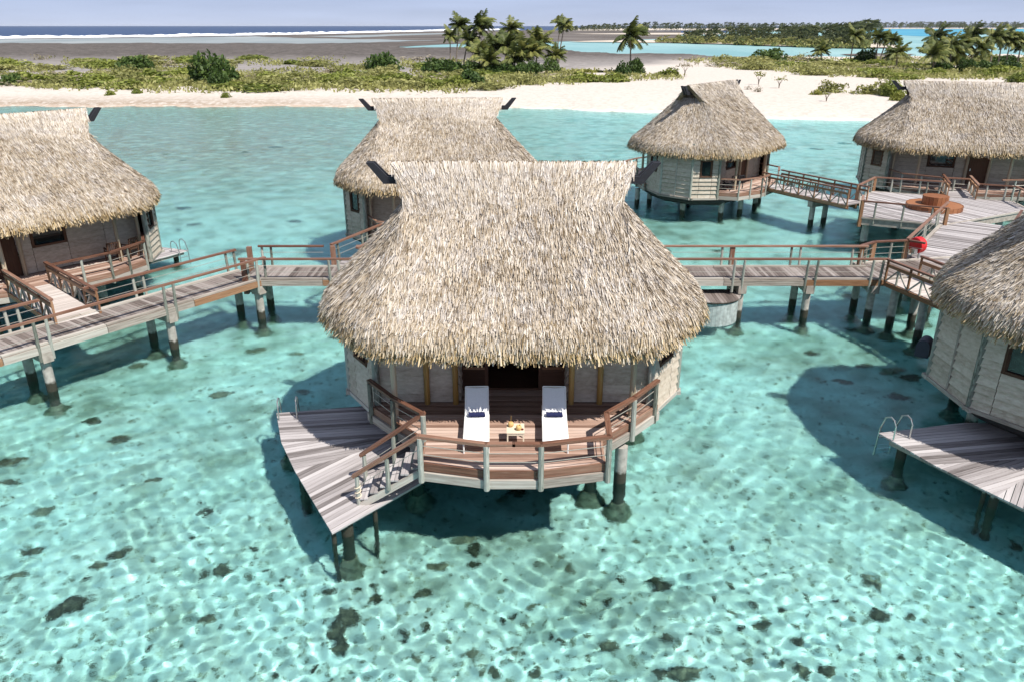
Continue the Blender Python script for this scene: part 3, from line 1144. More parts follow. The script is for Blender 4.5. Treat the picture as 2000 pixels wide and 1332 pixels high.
def build_bungalow():
    root = empty('thatched_bungalow')
    base_me, straw_me = build_thatch()
    roof = link('roof', base_me, root)
    st = link('thatch_straw', straw_me, roof)
    tag(st, 'sun-bleached straw covering the roof', kind='stuff')
    # twin charcoal horns at each ridge end
    for sg in (-1, 1):
        for dy in (-.11, .11):
            prof = [(2.45, 7.52), (3.62, 7.52), (4.08, 8.10), (3.86, 8.10), (3.5, 7.72), (2.45, 7.72)]
            mb = MB()
            n = len(prof)
            vs = [(sg * px, dy - .045, pz) for px, pz in prof] + [(sg * px, dy + .045, pz) for px, pz in prof]
            mb.add(vs, [tuple(range(n)), tuple(range(n, 2 * n))[::-1]] + [(i, n + i, n + (i + 1) % n, (i + 1) % n) for i in range(n)], vs)
            mb.build('ridge_horn', M['horn'], root)
    # floor, skirt
    plan = [(-3.8, -2.25), (-4.93, -.55), (-4.93, 1.6), (-3.8, 2.9), (3.8, 2.9), (4.93, 1.6), (4.93, -.55), (3.8, -2.25)]
    MB().prism(plan, 1.38, FLOOR - .045).build('floor_slab', M['dark_wood'], root)
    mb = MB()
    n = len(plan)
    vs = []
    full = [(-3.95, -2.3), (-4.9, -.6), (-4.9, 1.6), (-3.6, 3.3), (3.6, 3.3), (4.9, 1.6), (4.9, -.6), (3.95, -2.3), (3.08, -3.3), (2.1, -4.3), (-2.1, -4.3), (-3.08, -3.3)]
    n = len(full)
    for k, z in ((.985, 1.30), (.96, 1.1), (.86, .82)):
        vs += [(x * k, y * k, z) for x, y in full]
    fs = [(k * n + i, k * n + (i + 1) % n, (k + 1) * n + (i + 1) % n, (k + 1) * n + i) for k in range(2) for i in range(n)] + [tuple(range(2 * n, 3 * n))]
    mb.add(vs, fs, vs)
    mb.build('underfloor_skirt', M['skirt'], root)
    # side walls: (seen from outside, right-hand side of a->b)
    for sg in (1, -1):
        def W(a, b, **kw):
            if sg < 0: a, b = b, a
            wall_panel(root, (a[0] * sg, a[1]), (b[0] * sg, b[1]), **kw)
        W((3.8, -2.25), (4.06, -1.86))
        W((4.06, -1.86), (4.60, -1.05), window=(2.72, 3.78))
        W((4.60, -1.05), (4.93, -.55))
        W((4.93, -.55), (4.93, .52))
        W((4.93, .52), (4.93, 1.6))
        W((4.93, 1.6), (4.62, 1.95))
        W((4.62, 1.95), (4.1, 2.55), window=(2.72, 3.78))
        W((4.1, 2.55), (3.8, 2.9))
        # terrace wall, recess return
        W((2.42, -2.1), (3.8, -2.1), z0=1.78)
        W((1.55, -2.1), (2.42, -2.1), z0=1.78)
        wall_panel(root, *(((1.55, -1.3), (1.55, -2.1)) if sg > 0 else ((-1.55, -2.1), (-1.55, -1.3))), z0=1.78)
        for cx, cy, r in ((3.8, -2.25, .1), (4.93, -.55, .085), (4.93, 1.6, .085), (3.8, 2.9, .1)):
            MB().tube((sg * (cx + .02), cy, 1.3), (sg * (cx + .02), cy, 4.8), r, 10).build('corner_post', M['post'], root, True)
        # batten over the middle joint of the end wall
        MB().box((sg * 4.985, .52, 2.9), (.05, .07, 3.0)).build('batten', M['beam_grey'], root)
        for y0_, y1_ in ((-.55, 1.6),):
            MB().bar((sg * 4.97, y0_, 1.36), (sg * 4.97, y1_, 1.36), .16, .12, .2).build('sill_beam', M['beam_grey'], root)
        MB().bar((sg * 3.83, -2.25, 1.36), (sg * 4.97, -.55, 1.36), .16, .12, .1).build('sill_beam', M['beam_grey'], root)
        MB().bar((sg * 4.97, 1.6, 1.36), (sg * 3.83, 2.9, 1.36), .16, .12, .1).build('sill_beam', M['beam_grey'], root)
        # bamboo posts against the terrace wall
        for px in (1.62, 2.42):
            mb = MB()
            mb.path([(sg * px, -2.22, 1.7 + .34 * k) for k in range(10)], [.085 if k % 2 else .079 for k in range(10)], 10)
            mb.build('bamboo_post', M['bamboo'], root, True)
        # posts that carry the eave
        MB().tube((sg * 3.2, -3.02, 1.7), (sg * 3.2, -3.02, 4.75), .085, 10, .075).build('eave_post', M['palepost'], root, True)
        MB().tube((sg * 2.3, 3.35, 1.7), (sg * 2.3, 3.35, 4.8), .085, 10, .075).build('eave_post', M['palepost'], root, True)
        MB().tube((sg * 3.55, 2.75, 1.7), (sg * 3.55, 2.75, 4.8), .075, 10, .07).build('eave_post', M['palepost'], root, True)
    # terrace doors
    door = MB()
    for px in (-1.5, -.78, .78, 1.5):
        door.bar((px, -1.3, FLOOR), (px, -1.3, 4.9), .1, .1)
    door.bar((-1.5, -1.3, 4.3), (1.5, -1.3, 4.3), .1, 1.0)
    door.bar((-1.5, -1.3, FLOOR + .03), (1.5, -1.3, FLOOR + .03), .1, .06)
    d = door.build('sliding_door', M['dark_wood'], root)
    for sg in (-1, 1):
        MB().box((sg * 1.14, -1.29, 3.2), (.62, .02, 1.5)).build('pane', M['glass'], d)
        MB().box((sg * 1.14, -1.31, 2.1), (.62, .04, .62)).build('lower_panel', M['dark_wood'], d)
        MB().bar((sg * .83, -1.33, 2.45), (sg * 1.45, -1.33, 2.45), .06, .08).build('door_rail', M['truss'], d)
        mb = MB()
        for k in range(5):
            mb.tube((sg * (1.0 + .07 * k), -1.345, 2.55), (sg * (1.0 + .07 * k), -1.345, 4.0), .035, 6)
        mb.build('curtain', M['curtain'], d, True)
    # terrace deck
    deck = MB().prism([(-3.9, -2.2), (-3.05, -3.25), (-2.2, -4.1), (-2.1, -5.25), (-.6, -5.55), (.6, -5.55), (2.1, -5.25), (2.2, -4.1), (3.05, -3.25), (3.9, -2.2)], 1.45, 1.70).build('terrace_deck', M['dark_wood'], root)
    up = [(-2.25, -4.2), (2.25, -4.2), (3.1, -3.3), (4.0, -2.2), (4.0, -1.2), (-4.0, -1.2), (-4.0, -2.2), (-3.1, -3.3)]
    planks(up, (1, 0), .145, .014, 1.705, FLOOR, M['deck_red'], deck)
    fr = [(-2.2, -5.35), (-.62, -5.7), (.62, -5.7), (2.2, -5.35), (2.25, -4.2), (-2.25, -4.2)]
    planks(fr, (1, 0), .145, .014, 1.705, FLOOR, M['deck_red'], deck)
    outl = [(-4.05, -2.25), (-3.12, -3.33), (-2.27, -4.22), (-2.22, -5.37), (-.62, -5.73), (.62, -5.73), (2.22, -5.37), (2.27, -4.22), (3.12, -3.33), (4.05, -2.25)]
    for k, (a, b) in enumerate(zip(outl, outl[1:])):
        a3, b3 = Vector((*a, 0)), Vector((*b, 0))
        n_ = Vector((b3 - a3).normalized())
        n_ = Vector((n_.y, -n_.x, 0))
        MB().bar(a3 + Vector((0, 0, 1.635)), b3 + Vector((0, 0, 1.635)), .05, .21, .012).build('fascia_board', M['rail'], deck)
        MB().bar(a3 + n_ * .03 + Vector((0, 0, 1.39)), b3 + n_ * .03 + Vector((0, 0, 1.39)), .1, .235, .03).build('edge_beam', M['beam_grey'], deck)
    # terrace railings
    o = .09
    railing(root, [(-.0, -5.8), (.65, -5.8), (2.3, -5.44), (2.36, -4.25), (3.2, -3.36), (4.0, -2.3)],
            [(.65, -5.82), (2.3, -5.46), (3.2, -3.42), (3.95, -2.42)], pr=.075)
    railing(root, [(-4.0, -2.3), (-3.2, -3.36), (-2.36, -4.22)], [(-3.98, -2.42, 1.75), (-3.2, -3.42), (-2.3, -4.3)], pr=.075)
    railing(root, [(-2.28, -5.42), (-.65, -5.8), (.0, -5.8)], [(-.65, -5.82), (-2.26, -5.46)], pr=.075)
    # stairs down to the bathing platform
    for y in (-5.32, -4.32):
        stv = MB().bar((-2.25, y, 1.46), (-3.95, y, .40), .05, .17).build('stair_stringer', M['beam_grey'], root)
    for k in range(6):
        x = -2.42 - .265 * k
        z = 1.56 - .178 * k
        for dx in (-.052, .052):
            MB().box((x + dx, -4.82, z), (.096, 1.06, .04)).build('tread', M['deck_grey'], stv)
    for y0_, y1_ in ((-5.42, -5.3), (-4.24, -4.3)):
        railing(root, [(-2.28, y0_, 1.75), (-3.95, y1_, .58)], [(-3.1, (y0_ + y1_) / 2, 1.17), (-3.88, y1_, .6)], h=.75, post_low=-.2, cables=(.4,))
    # bathing platform
    plat = MB()
    plat.bar((-7.15, -.75, .38), (-4.36, -6.2, .38), .1, .14)
    plat.bar((-4.25, -6.15, .38), (-2.5, -4.1, .38), .1, .14)
    plat.bar((-7.1, -.5, .38), (-4.4, 0, .38), .1, .14)
    plat.bar((-6.3, -2.2, .38), (-3.2, -2.0, .38), .1, .14)
    plat.bar((-5.4, -4.0, .38), (-3.0, -2.6, .38), .1, .14)
    pl = plat.build('bathing_platform', M['beam_grey'], root)
    ap = (-3.0, -1.9)
    A, Bq, C_, D_ = (-4.3, -6.5), (-5.9, -3.75), (-6.7, -2.2), (-7.35, -.4)
    planks([(-2.2, -4.05), A, Bq, ap], (2.1, 2.45), .15, .018, .455, .5, M['deck_grey'], pl)
    planks([ap, Bq, C_], (3.3, 1.25), .15, .018, .457, .502, M['deck_grey'], pl)
    planks([ap, C_, D_, (-4.5, .12), (-2.9, .1)], (2.85, .35), .15, .018, .455, .5, M['deck_grey'], pl)
    ladder(root, -6.95, -.36, R(10), .5)
    for x, y in ((-4.35, -6.2), (-3.5, -5.3), (-5.9, -3.3)):
        pile(root, x, y, .36, .06, False)
    pile(root, -4.1, -5.85, .36, .15)
    pile(root, -6.9, -1.0, .36, .14)
    pile(root, -5.75, -3.5, .36, .11, False)
    # entrance porch
    porch = MB().prism([(-3.75, 2.32), (-3.0, 3.85), (-1.2, 4.55), (1.2, 4.55), (3.0, 3.85), (3.75, 2.32)][::-1], 1.5, 1.70).build('porch_deck', M['dark_wood'], root)
    planks([(-3.85, 2.32), (3.85, 2.32), (3.1, 3.95), (1.25, 4.65), (-1.25, 4.65), (-3.1, 3.95)], (1, 0), .145, .014, 1.705, FLOOR, M['deck_red'], porch)
    ol = [(3.9, 2.3), (3.13, 3.98), (1.27, 4.68), (-1.27, 4.68), (-3.13, 3.98), (-3.9, 2.3)]
    for a, b in zip(ol, ol[1:]):
        MB().bar((*a, 1.635), (*b, 1.635), .05, .21, .012).build('fascia_board', M['rail'], porch)
        MB().bar((*a, 1.40), (*b, 1.40), .12, .22, .03).build('edge_beam', M['beam_grey'], porch)
    for x, y in ((2.93, -3.45), (2.2, -2.9), (-2.7, -3.0), (3.9, .6), (-3.9, .6), (3.0, 2.9), (-3.0, 2.9), (0, -1.0), (-1.2, 3.4), (1.2, 3.4)):
        pile(root, x, y, 1.1, .17)
    return root


def entrance(root, dx, wx):
    """front door at dx and window at wx of the entrance wall, porch railings either side of the door"""
    cuts = sorted([3.8, wx + .72, wx - .72, dx + .58, dx - .58, -3.8], reverse=True)
    for a, b in zip(cuts, cuts[1:]):
        m = (a + b) / 2
        if a - b < .05: continue
        if abs(m - dx) < .3:
            dr = MB().box((dx, 2.3, 2.8), (1.0, .06, 2.1)).build('entrance_door', M['dark_wood'], root)
            MB().box((dx + .35, 2.35, 2.75), (.04, .05, .16)).build('handle', M['steel'], dr)
            MB().box((dx, 2.3, 4.3), (1.16, .08, .9)).build('door_head', M['dark_wood'], root)
            for px in (a, b):
                MB().tube((px, 2.42, 1.7), (px, 2.42, 4.8), .085, 10).build('door_post', M['palepost'], root, True)
        elif abs(m - wx) < .3:
            wall_panel(root, (a, 2.3), (b, 2.3), z0=1.78, window=(2.83, 3.75))
        elif a - b > 2.2:
            wall_panel(root, (a, 2.3), (m, 2.3), z0=1.78)
            wall_panel(root, (m, 2.3), (b, 2.3), z0=1.78)
        else:
            wall_panel(root, (a, 2.3), (b, 2.3), z0=1.78)
    edge = [(3.8, 2.5), (3.13, 4.02), (1.27, 4.74), (-1.27, 4.74), (-3.13, 4.02), (-3.8, 2.5)]
    def on_edge(x):
        xs = [p[0] for p in edge][::-1]
        return (x, float(np.interp(x, xs, [p[1] for p in edge][::-1])))
    for lo, hi in ((dx + .85, 3.8), (-3.8, dx - .85)):
        pts = [p for p in edge if lo < p[0] < hi or (abs(p[0]) == 3.8 and p[0] in (lo, hi))]
        pts = ([on_edge(lo)] if lo != -3.8 else []) + sorted(pts) + ([on_edge(hi)] if hi != 3.8 else [])
        pts = sorted(set(pts))
        railing(root, pts, pts[1:-1] + [((pts[k][0] + pts[k + 1][0]) / 2, (pts[k][1] + pts[k + 1][1]) / 2) for k in range(len(pts) - 1) if abs(pts[k][0] - pts[k + 1][0]) > 1.2] or [pts[0]], h=.85)


hut = build_bungalow()
index_children()
HUTS = [
    ((.04, 21.6), 0, 1, 'thatched overwater bungalow with two white sun loungers on its timber terrace'),
    ((-3.85, 41.7), 184, 1, 'thatched bungalow half hidden behind the roof of the one with sun loungers'),
    ((-21.7, 33.9), -130, 1, 'thatched bungalow beside the long walkway, its porch set with brown lattice chairs'),
    ((13.3, 53.6), -130, 1, 'thatched bungalow with an open dark gable, at the far end of the truss bridge'),
    ((30.6, 54.2), 162, 1.16, 'large thatched bungalow facing the deck with the round red-brown bench'),
    ((18.15, 20.6), 2, 1, 'thatched bungalow in part shade with pale board walls, window and a bathing ladder below'),
]
huts = [hut] + [copy_tree(hut) for _ in HUTS[1:]]
for h, (loc, rz, sc, lab) in zip(huts, HUTS):
    h.location = (*loc, 0)
    h.rotation_euler = (0, 0, R(rz))
    h.scale = (sc, sc, 1)
    tag(h, lab, 'bungalow', 'thatched bungalows standing over the lagoon')
for h, (dx, wx) in zip(huts, ((-.9, 1.0), (-.9, 1.0), (1.9, .1), (-.9, 1.0), (-.9, 1.0), (-.9, 1.0))):
    entrance(h, dx, wx)


# ------------------------------------------------------------------ boardwalks
PLANK = {}


def boardwalk(name, label, a, b, width, left='wire', right='wire', zoff=0.0, deck='deck_brown', piles=None, post_at=None, kerb=True, group='timber walkways over the lagoon', cat='walkway', rail_l=None, rail_r=None, pile_r=.165, caps=True, pitch=.15):
    """deck from a to b; local x runs a->b, left is +y"""
    ax, ay = a
    L = math.hypot(b[0] - ax, b[1] - ay)
    root = empty(name, (ax, ay, 0), math.atan2(b[1] - ay, b[0] - ax))
    tag(root, label, cat, group)
    z = FLOOR + zoff
    w = width
    inner = w - .36 if kerb else w
    key = (round(inner, 2), deck)
    if key not in PLANK:
        PLANK[key] = MB().box((0, 0, 0), (pitch - .012, inner, .045)).mesh('plank', M[deck])
    frame = MB()
    for y in (-w / 2 + .12, 0, w / 2 - .12):
        frame.bar((0, y, z - .17), (L, y, z - .17), .1, .22)
    fo = frame.build('joists', M['truss'], root)
    n = int(L / pitch)
    for k in range(n):
        link('plank', PLANK[key], fo, ((k + .5) * L / n, rnd.uniform(-.006, .006), z - .0225 + rnd.uniform(-.004, .004)), (rnd.uniform(-.006, .006), 0, rnd.uniform(-.004, .004)))
    if kerb:
        for s in (-1, 1):
            m = max(1, int(L / 3.2))
            for k in range(m):
                x0, x1 = L * k / m + .01, L * (k + 1) / m - .01
                MB().box(((x0 + x1) / 2, s * (w / 2 - .085), z + .015 + rnd.uniform(-.004, .004)), (x1 - x0, .17, .07)).build('kerb_board', M['beam_grey'], fo)
                MB().box(((x0 + x1) / 2, s * (w / 2 + .02), z - .15), (x1 - x0, .05, .24)).build('side_board', M['truss'] if k % 3 == 1 else M['beam_grey'], fo)
    stations = post_at if post_at is not None else [L * (k + .5) / max(1, round(L / 3.0)) for k in range(max(1, round(L / 3.0)))]
    for s, style, span in ((1, left, rail_l), (-1, right, rail_r)):
        if style is None: continue
        for x0, x1 in (span or [(0, L)]):
            y = s * (w / 2 + .03)
            if style == 'wire':
                st = [x for x in stations if x0 < x < x1] or [(x0 + x1) / 2]
                posts = []
                for x in st:
                    for dx in (-.2, .2):
                        if x0 <= x + dx <= x1: posts.append((x + dx, y + s * .05, z, 0, s * .09))
                railing(root, [(x0, y, z), (x1, y, z)], posts, h=.9, cables=(.62, .34), post_low=-.55)
            else:
                r = MB()
                r.bar((x0, y, z + .9), (x1, y, z + .9), .14, .075, .04)
                ro = r.build('railing', M['rail'], root)
                MB().bar((x0, y, z + .66), (x1, y, z + .66), .1, .11).build('upper_chord', M['truss'], ro)
                MB().bar((x0, y, z - .12), (x1, y, z - .12), .1, .17).build('lower_chord', M['truss'], ro)
                m = max(2, round((x1 - x0) / .62))
                for k in range(m + 1):
                    x = x0 + (x1 - x0) * k / m
                    if k % 2 == 0: MB().bar((x, y, z - .05), (x, y, z + .88), .07, .07).build('strut', M['truss'], ro)
                    else: MB().bar((x, y, z - .05), (x, y, z + .62), .06, .06).build('strut', M['post'], ro)
                    if k < m:
                        xn = x0 + (x1 - x0) * (k + 1) / m
                        p, q = ((x, z - .04), (xn, z + .6)) if k % 2 == 0 else ((x, z + .6), (xn, z - .04))
                        MB().bar((p[0], y, p[1]), (q[0], y, q[1]), .05, .06).build('brace', M['beam_grey'], ro)
    for x in (piles if piles is not None else stations):
        for s in (-1, 1):
            pile(root, x, s * (w / 2 - .25), z - .28, pile_r)
        if caps:
            MB().box((x, 0, z - .44), (.34, w + .1, .36)).build('cap_beam', M['concrete_cap'], root)
    return root


def brown_posts(root_loc_list):
    pass


J1 = (-11.15, 31.55)
A0 = (-21.2, 17.6)
LA = math.hypot(J1[0] - A0[0], J1[1] - A0[1])
left_walk = boardwalk('boardwalk', 'sloping timber walkway running past the bungalow whose porch has lattice chairs', A0, J1, 1.95,
                      post_at=[LA - 12.3, LA - 9.0, LA - 4.4, LA - .25], rail_l=[(0, LA - 8.1), (LA - 6.5, LA)], piles=[LA - 12.6, LA - 9.0, LA - 4.4, LA - .3])
mid_walk = boardwalk('boardwalk', 'long straight timber walkway passing behind the bungalow with sun loungers', (-11.3, 31.72), (15.6, 31.72), 1.95, zoff=.006,
                     post_at=[.5, 3.9, 7.6, 11.5, 15.5, 20.75, 23.8, 26.5], rail_l=[(.2, 3.0), (4.5, 26.9)], piles=[.5, 6.0, 11, 16, 21.0, 23.85, 26.6], pile_r=.16)
# squared brown posts at the joints
for x, y in ((-11.2, 30.75), (-11.05, 30.65), (-11.5, 32.7), (5.6 + 4.0, 32.75), (15.3, 32.75)):
    pass
d = Vector((J1[0] - A0[0], J1[1] - A0[1])).normalized()
boardwalk('footbridge', 'pale planked footbridge with truss rails up to the porch with lattice chairs', (-15.75, 26.15), (-19.55, 29.65), 1.45, 'truss', 'truss', .010, 'deck_pale', [], None, False, 'short footbridges up to the bungalow porches', 'footbridge', caps=False)
boardwalk('footbridge', 'short stub bridge with wire rails toward the half hidden bungalow', (-7.35, 32.7), (-5.3, 37.4), 1.3, 'wire', 'wire', .012, 'deck_grey', [2.5], [.3, 2.6, 4.6], False, 'short footbridges up to the bungalow porches', 'footbridge', caps=False)
boardwalk('footbridge', 'short footbridge with an orange timber truss rail below the red reel cover', (16.35, 30.8), (17.9, 25.2), 1.6, 'truss', 'truss', .014, 'deck_pale', [.4, 2.0], None, False, 'short footbridges up to the bungalow porches', 'footbridge', caps=False)
boardwalk('footbridge', 'truss-railed bridge joining the round bench deck to the bungalow with open gable', (20.6, 45.6), (17.3, 51.4), 1.7, 'truss', 'truss', .008, 'deck_grey', [2.6], None, False, 'short footbridges up to the bungalow porches', 'footbridge', caps=True)
boardwalk('footbridge', 'short bridge from the round bench deck to the large bungalow door', (27.6, 47.0), (28.75, 50.0), 1.5, 'truss', 'truss', .016, 'deck_grey', [], None, False, 'short footbridges up to the bungalow porches', 'footbridge', caps=False)


def hub_deck():
    root = empty('hub_deck', (19.4, 42.1, 0))
    tag(root, 'wide grey timber deck with a round red-brown bench in its middle', 'deck')
    o = Vector((19.4, 42.1))
    def l(p): return (p[0] - o.x, p[1] - o.y)
    poly = [l(p) for p in ((19.35, 42.1), (23.1, 40.3), (29.9, 43.9), (30.3, 46.2), (23.2, 49.3), (21.6, 47.4))]
    base = MB().prism(poly, FLOOR - .42, FLOOR - .06).build('deck_frame', M['concrete_cap'], root)
    planks(poly, (-1.75, 3.6), .15, .010, FLOOR - .055, FLOOR, M['deck_grey'], base)
    for a, b in zip(poly, poly[1:] + poly[:1]):
        MB().bar((*a, FLOOR - .02), (*b, FLOOR - .02), .12, .08).build('kerb_board', M['beam_grey'], base)
    def posts(a, b, n):
        return [(a[0] + (b[0] - a[0]) * (k + .5) / n, a[1] + (b[1] - a[1]) * (k + .5) / n, FLOOR) for k in range(n)]
    for a, b, n in ((poly[0], poly[1], 3), (poly[0], l((20.0, 43.6)), 1), (l((21.0, 46.6)), l((23.2, 49.3)), 3), (l((23.2, 49.3)), l((26.9, 47.7)), 2), (l((28.5, 47.0)), poly[3], 2), (poly[3], poly[2], 2)):
        railing(root, [(*a, FLOOR), (*b, FLOOR)], posts(a, b, n), h=.9, cables=(.62, .34), post_low=-.3)
    for p in (poly[0], poly[1], l((21.0, 46.6)), l((23.2, 49.3))):
        MB().box((p[0], p[1], FLOOR + .2), (.16, .16, 1.45)).build('square_post', M['truss'], root)
    for p in ((19.9, 42.4), (22.8, 41.1), (21.9, 46.9), (25.5, 43.0), (24.3, 47.9), (28.7, 44.5)):
        q = l(p)
        pile(root, q[0], q[1], FLOOR - .4, .2)
    return root


hub_deck()
ra = (19.35, 32.95)
boardwalk('boardwalk', 'broad grey ramp of planks leading up to the round bench deck', ra, (25.3, 40.8), 3.4, 'wire', 'wire', -.006, 'deck_grey', [1.5, 6, 10], [1.0, 4.2, 7.5, 10.2], True, caps=True)
boardwalk('boardwalk', 'short timber landing beside the red reel cover, joining walkway and ramp', (15.5, 32.05), (20.4, 33.0), 2.4, None, None, -.012, 'deck_brown', [2.5], None, True, caps=True)


def landing_rails():
    root = empty('corner_railing', (17.0, 33.2, 0))
    tag(root, 'brown corner railing around the landing with the red reel cover', 'railing')
    railing(root, [(-1.6, -.35, FLOOR), (-.75, .3, FLOOR), (.85, .55, FLOOR), (1.35, .05, FLOOR)], [(-1.2, 0, FLOOR), (.1, .45, FLOOR)], h=.9, cables=(.62, .34), post_low=-.2)
    for p in ((-1.6, -.4), (-.75, .34), (.85, .6)):
        MB().box((p[0], p[1], FLOOR + .25), (.17, .17, 1.2)).build('square_post', M['truss'], root)


landing_rails()
for (x, y), lab in (((-11.13, 30.62), 'squared red-brown post at the bend of the two walkways, lagoon side'),
                    ((-11.55, 32.75), 'squared red-brown post at the bend of the two walkways, beach side'),
                    ((9.7, 32.78), 'squared red-brown post midway along the straight walkway rail'),
                    ((-7.9, 32.85), 'squared red-brown post where the stub bridge leaves the straight walkway')):
    o = MB().box((0, 0, FLOOR + .15), (.2, .16, 1.45)).build('rail_post', M['rail'])
    o.location = (x, y, 0)
    tag(o, lab, 'post', 'squared brown rail posts')


# ------------------------------------------------------------------ things on the decks
def sun_lounger(x, y, rz, lab):
    root = empty('sun_lounger', (x, y, FLOOR), rz)
    tag(root, lab, 'sun lounger', 'white sun loungers on the terrace')
    w = .31
    fr = MB()
    for s in (-1, 1):
        fr.tube((s * w, 0, .34), (s * w, 1.95, .34), .022, 8)
    for yy in (.03, 1.42, 1.93):
        fr.tube((-w, yy, .33), (w, yy, .33), .02, 8)
    fo = fr.build('frame', M['white_metal'], root, True)
    for s in (-1, 1):
        for yy in (.04, 1.75):
            MB().tube((s * w, yy, 0), (s * w, yy, .34), .021, 8).build('leg', M['white_metal'], root, True)
    def sling(name, pts, hw):
        mb = MB()
        n = len(pts)
        vs = []
        for k, (yy, zz) in enumerate(pts):
            vs += [(-hw, yy, zz), (0, yy, zz - .012), (hw, yy, zz), (hw, yy, zz - .014), (0, yy, zz - .026), (-hw, yy, zz - .014)]
        fs = []
        for k in range(n - 1):
            for i in range(6):
                fs.append((k * 6 + i, k * 6 + (i + 1) % 6, (k + 1) * 6 + (i + 1) % 6, (k + 1) * 6 + i))
        fs += [tuple(range(6))[::-1], tuple(range((n - 1) * 6, n * 6))]
        mb.add(vs, fs, vs)
        return mb.build(name, M['white'], root, True)
    sling('seat', [(-.04, .33), (0, .357), (.5, .35), (1.0, .347), (1.36, .355)], .30)
    bk = sling('backrest', [(1.34, .36), (1.5, .50), (1.75, .73), (1.93, .90)], .285)
    b = MB()
    for s in (-1, 1):
        b.tube((s * .30, 1.33, .35), (s * .30, 1.95, .92), .019, 8)
    b.tube((-.30, 1.95, .92), (.30, 1.95, .92), .019, 8)
    b.tube((-.25, 1.72, .70), (-.25, 1.72, .34), .014, 6)
    b.tube((.25, 1.72, .70), (.25, 1.72, .34), .014, 6)
    b.build('back_frame', M['white_metal'], bk, True)
    # rolled navy towel lying in the fold
    t = MB()
    t.path([(-.215 + .0215 * k, 0, .0 + .004 * math.sin(k * 1.3)) for k in range(21)], [.065 + .004 * math.sin(k * 2.1) for k in range(21)], 12)
    to = t.build('rolled_towel', M['navy'], None, True)
    c, s_ = math.cos(rz), math.sin(rz)
    to.location = (x - s_ * 1.30, y + c * 1.30, FLOOR + .425)
    to.rotation_euler = (0, 0, rz + R(2))
    return to


t1 = sun_lounger(-.89, 16.63, R(1.5), 'white sun lounger with navy towel, on the side of the stairs')
tag(t1, 'navy rolled towel on the lounger by the stairs', 'towel', 'navy towels on the loungers')
t2 = sun_lounger(1.08, 16.63, R(-1.5), 'white sun lounger with navy towel, on the side away from the stairs')
tag(t2, 'navy rolled towel on the lounger away from the stairs', 'towel', 'navy towels on the loungers')

tb = empty('side_table', (.09, 17.22, FLOOR))
tag(tb, 'small square beige table with two coconuts between the sun loungers', 'table')
MB().box((0, 0, .39), (.45, .5, .035)).build('table_top', M['table'], tb)
for sx in (-1, 1):
    for sy in (-1, 1):
        MB().box((sx * .2, sy * .225, .185), (.035, .035, .37)).build('leg', M['table'], tb)
for sy in (-1, 1):
    MB().box((0, sy * .225, .345), (.37, .025, .05)).build('apron', M['table'], tb)


def coconut(x, y, straw, lab):
    r = .075
    root = empty('coconut', (x, y, FLOOR + .4075))
    tag(root, lab, 'coconut', 'drinking coconuts on the table')
    mb = MB()
    n, prof = 14, [(.03, 0), (.055, .012), (.073, .045), (.076, .075), (.066, .11), (.048, .132), (.04, .135), (.036, .122)]
    vs = [(q * math.cos(2 * math.pi * i / n), q * math.sin(2 * math.pi * i / n), z) for q, z in prof for i in range(n)]
    fs = [(k * n + i, k * n + (i + 1) % n, (k + 1) * n + (i + 1) % n, (k + 1) * n + i) for k in range(len(prof) - 1) for i in range(n)]
    fs += [tuple(range(n))[::-1], tuple(range((len(prof) - 1) * n, len(prof) * n))]
    mb.add(vs, fs, vs)
    mb.build('husk', M['coconut'], root, True)
    if straw:
        MB().tube((0, 0, .1), (.008, .02, .30), .006, 6).build('straw', M['bamboo'], root)
    else:
        MB().tube((.01, 0, .1), (.05, .03, .2), .006, 6).build('straw', M['bamboo'], root)


coconut(-.03, 17.30, True, 'coconut with an upright straw on the small beige table')
coconut(.17, 17.12, False, 'coconut beside the dark flower on the small beige table')
fl = MB()
for k in range(5):
    a = 2 * math.pi * k / 5
    fl.box((.022 * math.cos(a), .022 * math.sin(a), .012), (.035, .03, .014), Matrix.Rotation(a, 3, 'Z'))
fl.box((0, 0, .018), (.02, .02, .03))
o = fl.build('flower', M['flower'])
o.location = (.255, 17.13, FLOOR + .408)
tag(o, 'small dark red flower lying beside a coconut', 'flower')

# plaited rope wound on the foot of the stair rail
hr = MB()
hr.path([(.075 * math.cos(t * .9), .075 * math.sin(t * .9), .02 * t) for t in range(24)], .016, 6)
o = hr.build('rope', M['table'])
o.location = (-3.84, 16.3, .62)
tag(o, 'pale rope coiled round the foot of the stair rail post', 'rope')


def lattice_chair(x, y, rz, lab, mat, group):
    root = empty('lattice_chair', (x, y, FLOOR), rz)
    tag(root, lab, 'chair', group)
    MB().box((0, 0, .42), (.52, .5, .06)).build('seat', mat, root)
    for sx in (-1, 1):
        MB().bar((sx * .24, -.23, 0), (sx * .24, -.23, .62), .05, .05).build('leg', mat, root)
        MB().bar((sx * .24, .23, 0), (sx * .24, .30, .92), .05, .05).build('leg', mat, root)
        MB().box((sx * .24, .02, .63), (.06, .52, .035)).build('armrest', mat, root)
    bk = MB().bar((-.26, .30, .90), (.26, .30, .90), .05, .06).build('back_rail', mat, root)
    for k in range(6):
        x0 = -.21 + .084 * k
        MB().bar((x0, .25, .46), (x0, .295, .88), .03, .022).build('slat', mat, bk)


